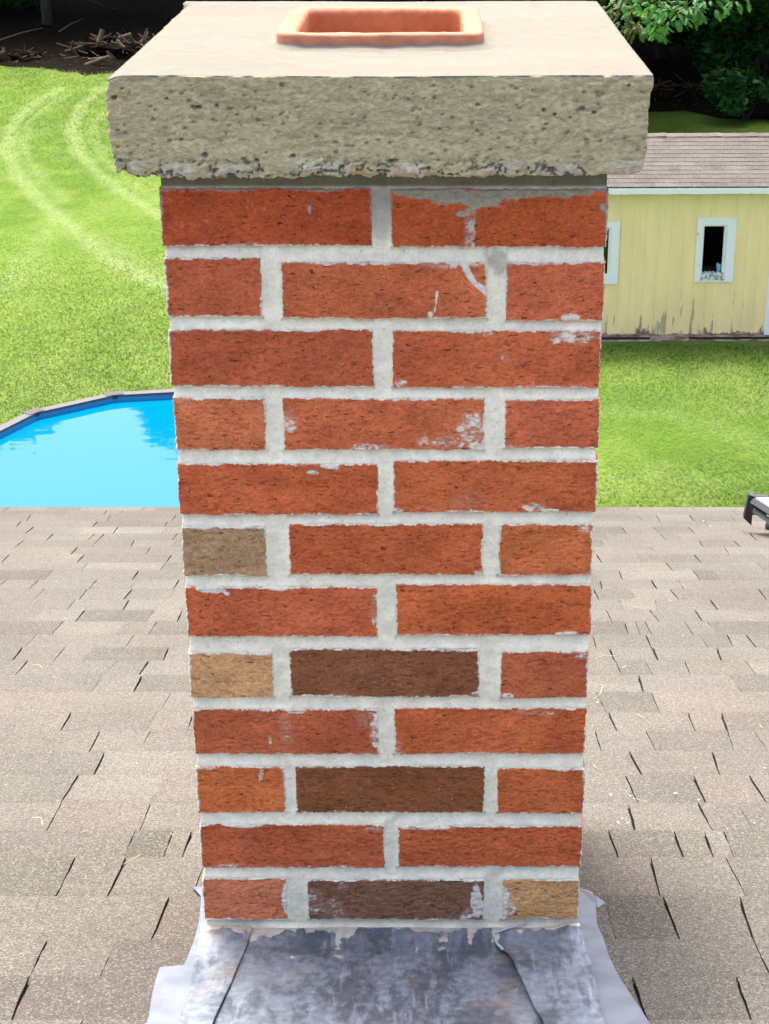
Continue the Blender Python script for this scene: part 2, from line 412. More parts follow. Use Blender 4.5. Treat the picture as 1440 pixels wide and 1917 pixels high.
for px, py, rx, ry, st, an in SM:
    p = on_y(px, py, 0); q = on_y(px + 10, py, 0); sx = (q.x - p.x) / 10; q = on_y(px, py + 10, 0); sz = (p.z - q.z) / 10
    SMW.append((p.x, p.z, rx * sx, ry * sz, st, an))
def smear(x, z):
    r = np.zeros_like(x)
    wob = (fbm(x * 130, z * 170, 3.1, 3, 5) - .5)
    for cx, cz, rx, rz, st, an in SMW:
        dx = x - cx; dz = z - cz
        if an: dx, dz = dx * math.cos(an) - dz * math.sin(an), dx * math.sin(an) + dz * math.cos(an)
        d = np.sqrt((dx / rx) ** 2 + (dz / rz) ** 2) + wob * .9
        r = np.maximum(r, st * (1 - sm(d, .7, 1.15)))
    return r

bv, bf, bc = [], [], []; bn = 0
def brick_box(x0, x1, z0, z1, yf, yb, c, amt, res, seed, face='F'):
    """a rough brick: dense outer face, ragged arrises, coarse body. face F front, B back, L/R sides (axes swapped)"""
    global bn
    nu = max(3, int((x1 - x0) / res)); nv = max(3, int((z1 - z0) / res))
    U, Vv = np.meshgrid(np.linspace(x0, x1, nu), np.linspace(z0, z1, nv), indexing='ij')
    du = np.minimum(U - x0, x1 - U); dv = np.minimum(Vv - z0, z1 - Vv); d = np.minimum(du, dv)
    # ragged outline: move border vertices
    k = 1 - sm(d, 0, .008)
    ju = (fbm(U * 55, Vv * 90, seed, 4, 1) - .5) * .0020 + (vn(U * 300, Vv * 420, seed, 3) - .5) * .0014
    jv = (fbm(U * 45, Vv * 60, seed + 9, 4, 2) - .5) * .0024 + (vn(U * 420, Vv * 300, seed, 4) - .5) * .0014
    x = U + ju * k; z = Vv + jv * k
    rr = .0015; dd = np.clip(d, 0, rr); y = rr - np.sqrt(np.maximum(rr * rr - (rr - dd) ** 2, 0))
    n = fbm(U * 130, Vv * 300, seed, 4, 8, .6); crack = 1 - sm(n, .28, .40)
    n2 = fbm(U * 26, Vv * 60, seed, 3, 21)
    y = y + crack * .0013 + (vn(U * 260, Vv * 420, seed, 31) - .5) * .0008 + (n2 - .5) * .0015
    sme = smear(x, z) if face == 'F' else np.zeros_like(x)
    # edge dusting of mortar
    wd = .0005 + .0030 * np.clip(fbm(U * 38, Vv * 38, seed, 3, 41) - .32, 0, 1) * 1.6
    ed = (1 - sm(d + (vn(U * 420, Vv * 420, seed, 43) - .5) * .0016, wd * .4, wd * 1.5)) * .85
    sme = np.maximum(sme, ed)
    y = y - sme * .0009
    g = fbm(U * 9, Vv * 14, seed, 3, 55); g1 = sm(g, .40, .62)
    cc = np.array(c); dk = cc * np.array([.66, .55, .50])
    C = cc[None, None, :] * (1 - amt * (1 - g1[..., None]) * .62) + dk[None, None, :] * (amt * (1 - g1[..., None]) * .62)
    C = np.concatenate([C, sme[..., None]], 2)
    y = yf + y * (1 if yb > yf else -1)
    Vt = np.stack([x, y, z], 2).reshape(-1, 3); Ct = C.reshape(-1, 4)
    F = grid_faces(nu, nv)
    idx = np.arange(nu * nv).reshape(nu, nv)
    ring = np.concatenate([idx[:, 0], idx[-1, 1:], idx[-2::-1, -1], idx[0, -2:0:-1]])
    allV = [Vt]; allC = [Ct]; cur = ring; off = nu * nv
    for t in (.004, .02, 1.0):
        P = Vt[ring].copy(); sgn = 1 if yb > yf else -1
        P[:, 1] = yb if t == 1.0 else yf + sgn * t
        jj = (vn(P[:, 0] * 300, P[:, 1] * 200, P[:, 2] * 300, seed) - .5) * .0012
        P[:, 0] += jj
        allV.append(P); Cr = Ct[ring].copy(); Cr[:, 3] = .15; allC.append(Cr)
        new = np.arange(len(ring)) + off; off += len(ring)
        F = np.vstack([F, np.stack([cur, new, np.roll(new, -1), np.roll(cur, -1)], 1)]); cur = new
    # back
    Vt = np.vstack(allV); Ct = np.vstack(allC)
    if face in 'LR': Vt = Vt[:, [1, 0, 2]]
    bv.append(Vt); bc.append(Ct); bf.append(F + bn); bn += len(Vt)

rects = []
DEP = 0.487
course = 0; lastz = None; rows_z = []
for i, (a0, a1, t, b_, c, amt) in enumerate(BR):
    c = (min(.66, c[0] * 1.40), c[1] * 1.85 + .004, c[2] * 1.75 + .003)
    P = on_y(a0, (t + b_) / 2, 0); Q = on_y(a1, (t + b_) / 2, 0); T = on_y(700, t, 0).z; B_ = on_y(700, b_, 0).z
    x0, x1 = P.x, Q.x
    if x0 < -.19: x0 = -.2085 + rnd.uniform(-.0012, .0012)
    if x1 > .19: x1 = .208 + rnd.uniform(-.0012, .0012)
    rects.append((x0, x1, B_, T))
    dep = .092 if (x1 - x0) > .15 else .194
    brick_box(x0, x1, B_, T, rnd.uniform(-.0008, .0008), dep, c, amt, .00115, i + 1)
    if not rows_z or abs(rows_z[-1][1] - T) > .03: rows_z.append((B_, T, (x1 - x0) > .15))
cols = [r[4] for r in BR]
# other three faces, plainer (coarse), and two courses below the front flashing on the lower roof side
extra = [(rows_z[-1][0] - .071 * k, rows_z[-1][1] - .071 * k, (k % 2) == 1) for k in (1, 2, 3, 4)]
for ci, (zb, zt, st) in enumerate(rows_z + extra):
    y0 = .092 if st else .194
    endB = DEP
    spans = []
    ys = y0 + .014
    remain = (.487 - .092) if not st else .487 - .194
    if st: spans = [(ys, ys + .175), (ys + .189, endB)] if False else [(.106, .293), (.307, endB)]
    else: spans = [(.208, .381), (.395, endB)]
    for sp in spans:
        for side in ('L', 'R'):
            yf = -.2085 if side == 'L' else .208
            yb = yf + (.09 if side == 'L' else -.09)
            brick_box(sp[0], sp[1], zb, zt, yf, yb, cols[(ci * 7 + (3 if side == 'L' else 5) + int(sp[0] * 10)) % len(cols)], .5, .006, 60 + ci * 4 + (0 if side == 'L' else 1), side)
    bs = [(-.1, .1)] if not st else [(-.1, -.007), (.007, .1)]
    for (p, q) in bs: brick_box(p, q, zb, zt, DEP, DEP - .09, cols[(ci * 5 + 2) % len(cols)], .5, .006, 200 + ci, 'B')
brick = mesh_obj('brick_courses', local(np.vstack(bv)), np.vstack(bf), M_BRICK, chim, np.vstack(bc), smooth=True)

# mortar: front relief + body
xs = np.arange(-.2066, .2067, .0014); zs = np.arange(6.104, 6.9735, .0014)
U, Vv = np.meshgrid(xs, zs, indexing='ij')
d = np.full(U.shape, 1.0); above = np.full(U.shape, 1.0); below = np.full(U.shape, 1.0); ins_ = np.full(U.shape, -1.0)
for (x0, x1, zb, zt) in rects:
    dx = np.maximum(np.maximum(x0 - U, U - x1), 0); dz = np.maximum(np.maximum(zb - Vv, Vv - zt), 0)
    d = np.minimum(d, np.hypot(dx, dz)); ins_ = np.maximum(ins_, np.minimum(np.minimum(U - x0, x1 - U), np.minimum(Vv - zb, zt - Vv)))
    ab = np.where((dx < .001) & (Vv < zb), zb - Vv, 1.0); above = np.minimum(above, ab); be = np.where((dx < .001) & (Vv > zt), Vv - zt, 1.0); below = np.minimum(below, be)
hor = (above < .03) & (below < .03)
prof = np.where(hor, .0006 + .0046 * sm(below / (below + above + 1e-6), 0, 1), .0010 + .0016 * sm(d, 0, .005))
prof = prof + (fbm(U * 60, Vv * 80, 1, 4, 77) - .5) * .0022 + (fbm(U * 300, Vv * 300, 2, 3, 78) - .5) * .0012
prof = prof + .0012 * (1 - sm(above, .0005, .0035))                   # deeper just under each brick
inside = d <= 0
prof = np.where(inside, np.where(ins_ < .0022, .0012, .007), prof)
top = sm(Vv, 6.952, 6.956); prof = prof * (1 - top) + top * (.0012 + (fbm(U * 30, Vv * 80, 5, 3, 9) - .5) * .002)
lo = 1 - sm(Vv, 6.118, 6.128)
prof = prof * (1 - lo) + lo * (-.004 + (fbm(U * 50, Vv * 50, 5, 4, 10) - .5) * .008)
cn = fbm(U * 14, Vv * 30, 4, 4, 90)
C = np.array([.94, .895, .66])[None, None] * (.90 + .18 * cn[..., None])
joint_shade = (1 - sm(above, .0008, .0040))[..., None] * .35  # mortar darkened just under each brick, the overhang's shade painted in
C = C * (1 - joint_shade) + np.array([.42, .41, .34]) * joint_shade
g = top[..., None]; C = C * (1 - g) + np.array([.17, .165, .105]) * g  # band under the cap darkened in colour to stand in for its shadow
hi_ = (sm(Vv, 6.895, 6.945) * .62)[..., None]; C = C * (1 - hi_ * (1 - g)) + np.array([.36, .35, .27]) * hi_ * (1 - g)  # joints turn greyer towards the cap, its soft shade painted in
vj = 1 - sm(np.hypot((U - .106) / .013, (Vv - 6.884) / .016) + (fbm(U * 120, Vv * 120, 6, 3, 91) - .5), .5, 1.1)
vj = vj + .8 * (1 - sm(np.hypot((U + .004) / .012, (Vv - 6.93) / .03) + (fbm(U * 90, Vv * 90, 6, 3, 92) - .5) * .6, .6, 1.2)); C = C * (1 - .38 * np.clip(vj, 0, 1)[..., None])
C = np.concatenate([C, np.zeros(U.shape + (1,))], 2)
Vt = np.stack([U, prof, Vv], 2).reshape(-1, 3)
nu, nv = U.shape; F = grid_faces(nu, nv); idx = np.arange(nu * nv).reshape(nu, nv)
ring = np.concatenate([idx[:, 0], idx[-1, 1:], idx[-2::-1, -1], idx[0, -2:0:-1]])
P = Vt[ring].copy(); P[:, 1] = .25
new = np.arange(len(ring)) + nu * nv
F = np.vstack([F, np.stack([ring, new, np.roll(new, -1), np.roll(ring, -1)], 1)])
Vt = np.vstack([Vt, P]); Ct = np.vstack([C.reshape(-1, 4), C.reshape(-1, 4)[ring]])
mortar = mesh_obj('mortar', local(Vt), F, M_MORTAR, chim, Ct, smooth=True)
mb = MB(); mb.box(-.2045, -.10, .2, .4825, 5.75, 6.9735, (.60, .57, .49)); mb.box(.10, .2045, .2, .4825, 5.75, 6.9735, (.60, .57, .49))
mb.box(-.10, .10, .37, .4825, 5.75, 6.9735, (.60, .57, .49)); mb.box(-.10, .10, .02, .115, 5.75, 6.95, (.60, .57, .49)); mb.box(-.203, .203, .02, .25, 5.75, 6.103, (.60, .57, .49))
mb.v = [tuple(Vector(v) - CH) for v in mb.v]
mb.build('mortar_backing', M_MORTAR, chim, col=True)

# cap
def dense(a_, b_, res, edge=None, eres=None):
    if edge is None: return np.linspace(a_, b_, int((b_ - a_) / res) + 1)
    e0 = np.arange(a_, a_ + edge, eres); e1 = np.linspace(a_ + edge, b_, int((b_ - a_ - edge) / res) + 1); return np.concatenate([e0, e1])
def rough_slab(xs, ys, zs, fn):
    """closed box shell on the given coordinate lists, welded, moved by fn(P) -> P, colours"""
    pts = {}; V = []; F = []
    X, Y, Z = xs, ys, zs
    def face(A, B_, mk, flip):
        ga, gb = np.meshgrid(A, B_, indexing='ij'); P = mk(ga, gb).reshape(-1, 3)
        f = grid_faces(len(A), len(B_)); f = f[:, ::-1] if flip else f
        return P, f
    Ps = []; Fs = []; n = 0
    for (A, B_, mk, fl) in ((X, Z, lambda p, q: np.stack([p, np.full_like(p, Y[0]), q], 2), False), (X, Z, lambda p, q: np.stack([p, np.full_like(p, Y[-1]), q], 2), True),
                           (X, Y, lambda p, q: np.stack([p, q, np.full_like(p, Z[-1])], 2), False), (X, Y, lambda p, q: np.stack([p, q, np.full_like(p, Z[0])], 2), True),
                           (Y, Z, lambda p, q: np.stack([np.full_like(p, X[0]), p, q], 2), True), (Y, Z, lambda p, q: np.stack([np.full_like(p, X[-1]), p, q], 2), False)):
        P, f = face(A, B_, mk, fl); Ps.append(P); Fs.append(f + n); n += len(P)
    P = np.vstack(Ps); F = np.vstack(Fs)
    key = np.round(P * 1e5).astype(np.int64); _, ui, inv = np.unique(key, axis=0, return_index=True, return_inverse=True)
    inv = inv.reshape(-1)
    P = P[ui]; F = inv[F]
    return fn(P), F, P
CX0, CX1, CY0, CY1, CZ0, CZ1 = -.2465, .2400, -.036, .5235, 6.9725, 7.0608
pits = [(R.uniform(CX0, CX1), R.uniform(CZ0 + .012, CZ1 - .008), R.uniform(.0006, .0016), R.uniform(.001, .003)) for _ in range(260)]
for px, py, r_ in ((213, 184, .006), (372, 201, .005), (405, 198, .004), (365, 203, .004), (338, 262, .004), (547, 293, .006), (895, 196, .0045), (1090, 203, .005), (1113, 211, .004), (1020, 207, .005), (1040, 215, .004), (382, 290, .007), (740, 300, .006), (455, 297, .004), (480, 300, .005), (730, 302, .005), (640, 308, .004), (360, 200, .003), (218, 304, .008), (460, 303, .006), (313, 185, .003), (1178, 160, .0035)):
    p = on_y(px, py, CY0); pits.append((p.x, p.z, r_ * .30, .0060))
def cap_fn(P):
    x, y, z = P.T
    r = .0035; lo_ = np.array([CX0, CY0, CZ0]) + r; hi = np.array([CX1, CY1, CZ1]) - r
    inn = np.clip(P, lo_, hi); n = P - inn; L = np.linalg.norm(n, axis=1); n = n / np.maximum(L, 1e-9)[:, None]
    # only round vertical corners and bottom; keep the top arris crisp
    q = inn + n * r
    top = sm(z, CZ1 - .0005, CZ1); 
    crisp = sm(z, CZ1 - .007, CZ1 - .001)[:, None]
    Q = q * (1 - crisp * .8) + P * crisp * .8
    side = 1 - top
    amp = .0018 * (fbm(x * 110, y * 75, z * 150, 5, 300, .6) - .5) * 2 + .0030 * (fbm(x * 18, y * 18, z * 34, 3, 320) - .5)
    lay = fbm(x * 40, y * 40, z * 210, 4, 333, .6); amp = amp - .0016 * (1 - sm(lay, .32, .46))
    # crumbling bottom arris
    b_ = 1 - sm(z, CZ0 + .004, CZ0 + .020 + .010 * (fbm(x * 22, y * 22, 0, 2, 340) - .5))
    lump = fbm(x * 85, y * 85, z * 90, 4, 350, .6) - .5
    rx = np.where(x > .12, .5, 1.0)
    amp = amp + b_ * (.010 * lump + .0005) * rx
    rightish = sm(x, CX1 - .004, CX1) * .0055 * (fbm(y * 30, z * 55, 1, 4, 361) - .6)
    amp = amp + rightish
    Q = Q + n * (amp * side + top * .0004 * (vn(x * 60, y * 60, 1, 5) - .5))[:, None]
    Q[:, 2] += b_ * (1 - top) * (.0075 * (fbm(x * 60, y * 60, 2, 4, 371) - .55) * rx)
    Q[:, 2] += top * ((fbm(x * 5, y * 5, 0, 3, 380) - .5) * .0022)
    fr = (y < CY0 + .002)
    pd = np.zeros(len(x))
    for cx, cz, pr, pdp in pits:
        sel = np.where(fr & (np.abs(x - cx) < pr * 3) & (np.abs(z - cz) < pr * 3))[0]
        if len(sel):
            dd = np.hypot((x[sel] - cx) * .62, z[sel] - cz) / pr + (fbm(x[sel] * 260, z[sel] * 260, cx * 99, 2, 377) - .5) * 1.3; pd[sel] = np.maximum(pd[sel], pdp * (1 - sm(dd, .5, 1.25)))
    Q[:, 1] += pd
    crev = fbm(x * 48, 3, z * 95, 4, 352, .6); cv = (1 - sm(np.abs(crev - .5), .0, .030)) * b_ * fr * (x < .19); Q[:, 1] += cv * .006
    # wobble of the sides
    Q[:, 0] += (1 - sm(z, CZ0, CZ1)) * np.where(x < 0, 1, -1) * np.abs(x) / .24 * .0012 * side
    ledge = (1 - sm(z, CZ1 - .030, CZ1))  # slight taper
    # left front top corner is worn round
    kk = np.exp(-((x - CX0) ** 2 + (z - CZ1) ** 2) / .009 ** 2) * (y < .5); Q[:, 0] += kk * .004; Q[:, 2] -= kk * .003
    kk = np.exp(-((x - CX1) ** 2 + (z - CZ0) ** 2) / .012 ** 2); Q[:, 0] -= kk * .0035; Q[:, 2] += kk * .003
    kk = np.exp(-((x - CX0) ** 2 + (z - CZ0) ** 2) / .016 ** 2); Q[:, 0] += kk * .005; Q[:, 2] += kk * .002
    cf = np.array([.54, .475, .265]); cb = np.array([.58, .53, .37]); ct = np.array([.162, .157, .124])
    g = fbm(x * 14, y * 14, z * 40, 4, 390)
    C = cf[None] * (.86 + .30 * g[:, None]); bb = (b_ * sm(lump, -.05, .12))[:, None]; C = C * (1 - bb) + cb * bb
    C = C * (1 - top[:, None]) + ct * top[:, None] * (.92 + .16 * fbm(x * 6, y * 9, 0, 3, 395)[:, None])
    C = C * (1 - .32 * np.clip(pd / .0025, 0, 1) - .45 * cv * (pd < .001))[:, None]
    return Q, np.hstack([C, top[:, None]])
(PQ, CC), F, P0 = rough_slab(dense(CX0, CX1, .0014), dense(CY0, CY1, .004, .008, .0016), dense(CZ0, CZ1, .0014), cap_fn)
# opening for the flue
FX0, FX1, FY0, FY1 = -.1085, .0955, .128, .352
ctr = P0[F].mean(axis=1)
hole = (ctr[:, 0] > FX0 + .01) & (ctr[:, 0] < FX1 - .01) & (ctr[:, 1] > FY0 + .01) & (ctr[:, 1] < FY1 - .01)
F = F[~hole]
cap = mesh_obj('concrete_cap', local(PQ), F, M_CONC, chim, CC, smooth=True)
cap['label'] = 'thick grey concrete cap with pitted front and crumbling lower edge'

# flue tile
def rrect(cx, cy, hx, hy, r, n=96):
    out = []
    per = []
    for k in range(n):
        t = k / n * 4; q = int(t); s_ = t - q
        # superellipse-like walk with straight sides
        sgn = [(1, 0, 0, 1), (0, 1, -1, 0), (-1, 0, 0, -1), (0, -1, 1, 0)][q]
        # side q from corner to corner
        L = (hy if q % 2 == 0 else hx)
        u = (s_ * 2 - 1) * L
        if q == 0: p = (hx, u)
        elif q == 1: p = (-u, hy)
        elif q == 2: p = (-hx, -u)
        else: p = (u, -hy)
        ix = max(-hx + r, min(hx - r, p[0])); iy = max(-hy + r, min(hy - r, p[1]))
        dx, dy = p[0] - ix, p[1] - iy; l = math.hypot(dx, dy)
        if l > 1e-9 and (abs(dx) > 1e-9 and abs(dy) > 1e-9): p = (ix + dx / l * r, iy + dy / l * r)
        per.append((cx + p[0], cy + p[1]))
    return per
fcx, fcy = (FX0 + FX1) / 2, (FY0 + FY1) / 2; hx, hy = (FX1 - FX0) / 2, (FY1 - FY0) / 2
NN = 240
prof_ = [(0, CZ1 - .03), (0, CZ1 + .004), (0, CZ1 + .0110), (.0006, CZ1 + .0130), (.0020, CZ1 + .0140), (.010, CZ1 + .0140), (.0165, CZ1 + .0138), (.0195, CZ1 + .0120), (.0205, CZ1 + .008), (.0205, CZ1 - .03), (.0205, CZ1 - .35)]
V = []; C = []
for k, (ins, z) in enumerate(prof_):
    ring = rrect(fcx, fcy, hx - ins, hy - ins, .027 - ins * .75, NN)
    for i, (x, y) in enumerate(ring):
        w = (float(fbm(x * 45, y * 45, k * .2, 3, 500)) - .5)
        zz = z + (w * .0022 if 2 <= k <= 8 else 0); xx = x + w * .0015; yy = y
        if k in (7, 8): zz += (float(fbm(x * 150, y * 60, 0, 3, 510)) - .62) * .006 * (1 if y > fcy else .3)
        V.append((xx, yy, zz))
        mor = 1 - sm(z, CZ1 + .001, CZ1 + .008)
        C.append(((.46, .185, .105) if k < 8 else (.50, .165, .065)) + (float(mor) * .75 if k < 4 else 0.0,))
F = [(k * NN + i, k * NN + (i + 1) % NN, (k + 1) * NN + (i + 1) % NN, (k + 1) * NN + i) for k in range(len(prof_) - 1) for i in range(NN)]
mesh_obj('flue_liner', local(V), F, M_TERRA, chim, np.array(C), smooth=True)
# fillet of mortar round the tile
V = []; C = []
for k, (o_, z) in enumerate([(-.0005, CZ1 + .0045), (.003, CZ1 + .0022), (.009, CZ1 + .0007), (.016, CZ1 - .0025)]):
    for x, y in rrect(fcx, fcy, hx + o_, hy + o_, .027 + o_, NN):
        V.append((x, y, z + (float(fbm(x * 40, y * 40, 0, 3, 520)) - .5) * .0035 * (1 if k < 2 else .2))); C.append((.175, .164, .130, 1))
F = [(k * NN + i, k * NN + (i + 1) % NN, (k + 1) * NN + (i + 1) % NN, (k + 1) * NN + i) for k in range(3) for i in range(NN)]
mesh_obj('flue_fillet', local(V), F, M_CONC, chim, np.array(C), smooth=True)

# ---- lead flashing: sheets dressed from the front face up on to the roof
def sheet(name, L, Rr, mat, parent, off, amp, seed, nx=60, ny=90, rise=0.0, thick=.0016, colfn=None, freq=14, origin=None):
    """L, Rr: lists of (x, y) along the left and right edges, same length"""
    L = np.array(L, float); Rr = np.array(Rr, float); t = np.linspace(0, 1, len(L)); tt = np.linspace(0, 1, ny)
    lx, ly, rx, ry = [np.interp(tt, t, q) for q in (L[:, 0], L[:, 1], Rr[:, 0], Rr[:, 1])]
    s_ = np.linspace(0, 1, nx)[:, None]
    X = lx[None] * (1 - s_) + rx[None] * s_; Y = ly[None] * (1 - s_) + ry[None] * s_
    Zo = off + rise * (.6 * sm(Y, -.045, -.004) + .4 * np.clip((Y + .13) / .126, 0, 1)) 
    Z = RZ - RS * Y + Zo + (fbm(X * freq, Y * freq, seed, 3, 600 + seed) - .5) * amp + (fbm(X * freq * 3, Y * freq, seed, 2, 640 + seed) - .5) * amp * .35
    V = np.stack([X, Y, Z], 2).reshape(-1, 3)
    V2 = V.copy(); V2[:, 2] -= thick
    n = len(V); F = grid_faces(nx, ny); idx = np.arange(n).reshape(nx, ny)
    ring = np.concatenate([idx[:, 0], idx[-1, 1:], idx[-2::-1, -1], idx[0, -2:0:-1]])
    Fs = np.vstack([F, F[:, ::-1] + n, np.stack([ring, ring + n, np.roll(ring, -1) + n, np.roll(ring, -1)], 1)])
    a_ = np.zeros(n) if colfn is None else colfn(X, Y).reshape(-1)
    C = np.hstack([np.ones((n, 3)) * .3, a_[:, None]]); C = np.vstack([C, C])
    VV = np.vstack([V, V2]); o0 = np.array(origin if origin is not None else (0, 0, 0)); 
    return mesh_obj(name, VV - o0, Fs, mat, parent, C, smooth=True)
def mort_edge(X, Y): return np.maximum(sm(Y + (fbm(X * 60, Y * 20, 0, 3, 661) - .5) * .030, -.024, -.008), sm(fbm(X * 70, Y * 6, 0, 4, 663), .60, .68) * sm(Y, -.14, -.02) * .62)
fl = sheet('flashing', [(-.205, -.0075), (-.205, -.02), (-.205, -.05), (-.205, -.45)], [(.206, -.0075), (.206, -.02), (.206, -.05), (.206, -.45)], M_LEAD, chim, .0075, .0035, 1, 140, 150, rise=.0155, colfn=mort_edge, origin=CH)
fl['label'] = 'grey lead flashing apron streaked blue and brown below the brick'
def flap_off(name, L, Rr, seed, off, amp, nx=60, freq=14):
    o = sheet(name, L, Rr, M_LEAD, chim, off, amp, seed, nx, 120, rise=.014, thick=.002, colfn=mort_edge, freq=freq, origin=CH)
    return o
flap_off('corner_flap', [(-.212, -.004), (-.211, -.05), (-.206, -.13), (-.199, -.22), (-.195, -.45)], [(-.155, -.008), (-.158, -.05), (-.162, -.11), (-.169, -.217), (-.18, -.45)], 2, .0115, .003)
flap_off('corner_flap', [(.112, -.022), (.122, -.055), (.131, -.085), (.150, -.217), (.19, -.45)], [(.209, -.003), (.212, -.04), (.214, -.10), (.2125, -.217), (.214, -.45)], 3, .0135, .0075, 80, 26)
mb = MB(); q = [(.150, -.0065), (.130, -.014), (.112, -.0235), (.116, -.040), (.122, -.056)]
mb.tube([(x - CH.x, y - CH.y, roof_z(y) + .0150 + .012 * float(sm(y, -.045, -.004)) - CH.z) for x, y in q], .0016, 6, (.3, .3, .3)); mb.build('folded_edge', M_FOLD, chim, smooth=True)  # pale tube laid along the fold as its highlight
# ---- pale membrane showing on both sides
def memb(name, L, Rr, seed, label):
    ox = (L[0][0] + Rr[0][0]) / 2; oy = L[0][1]
    o = sheet(name, L, Rr, M_MEMB, None, .0062, .004, seed, 24, 90, thick=.001, origin=(ox, oy, roof_z(oy))); o.location = (ox, oy, roof_z(oy))
    tag(o, label, 'membrane', 'strips of pale underlayment beside the chimney'); return o
memb('underlayment_strip', [(-.247, .166), (-.232, .13), (-.224, .06), (-.220, -.01), (-.2215, -.078), (-.2465, -.084), (-.243, -.15), (-.236, -.216), (-.235, -.45)],
     [(-.20, .166), (-.20, .13), (-.20, .06), (-.20, -.01), (-.20, -.078), (-.20, -.084), (-.195, -.15), (-.19, -.216), (-.18, -.45)], 7, 'pale lilac membrane strip sticking out left of the chimney base')
memb('underlayment_strip', [(.20, .170), (.20, .143), (.20, .10), (.20, .037), (.20, .005), (.205, -.05), (.20, -.108), (.205, -.216), (.21, -.45)],
     [(.212, .172), (.239, .143), (.2385, .10), (.2335, .037), (.236, .005), (.2375, -.05), (.2415, -.108), (.257, -.216), (.30, -.45)], 8, 'pale lilac membrane strip sticking out right of the chimney base, with a folded corner')
# the little folded corner
mb = MB(); A_ = on_roof(1118, 1678, .010); B_ = on_roof(1133, 1690, .005); C_ = on_roof(1119, 1700, .005); D_ = on_roof(1083, 1662, .008)
mb.add([A_, B_, C_, D_, A_ - Vector((0, 0, .0015)), B_ - Vector((0, 0, .0015)), C_ - Vector((0, 0, .0015)), D_ - Vector((0, 0, .0015))], [(0, 1, 2, 3), (7, 6, 5, 4), (0, 4, 5, 1), (1, 5, 6, 2), (2, 6, 7, 3), (3, 7, 4, 0)])
strip_r = [o for o in COL.objects if o.name == 'underlayment_strip.001'][0]
mb.v = [tuple(Vector(v) - strip_r.location) for v in mb.v]; mb.build('folded_corner', M_MEMB, strip_r)

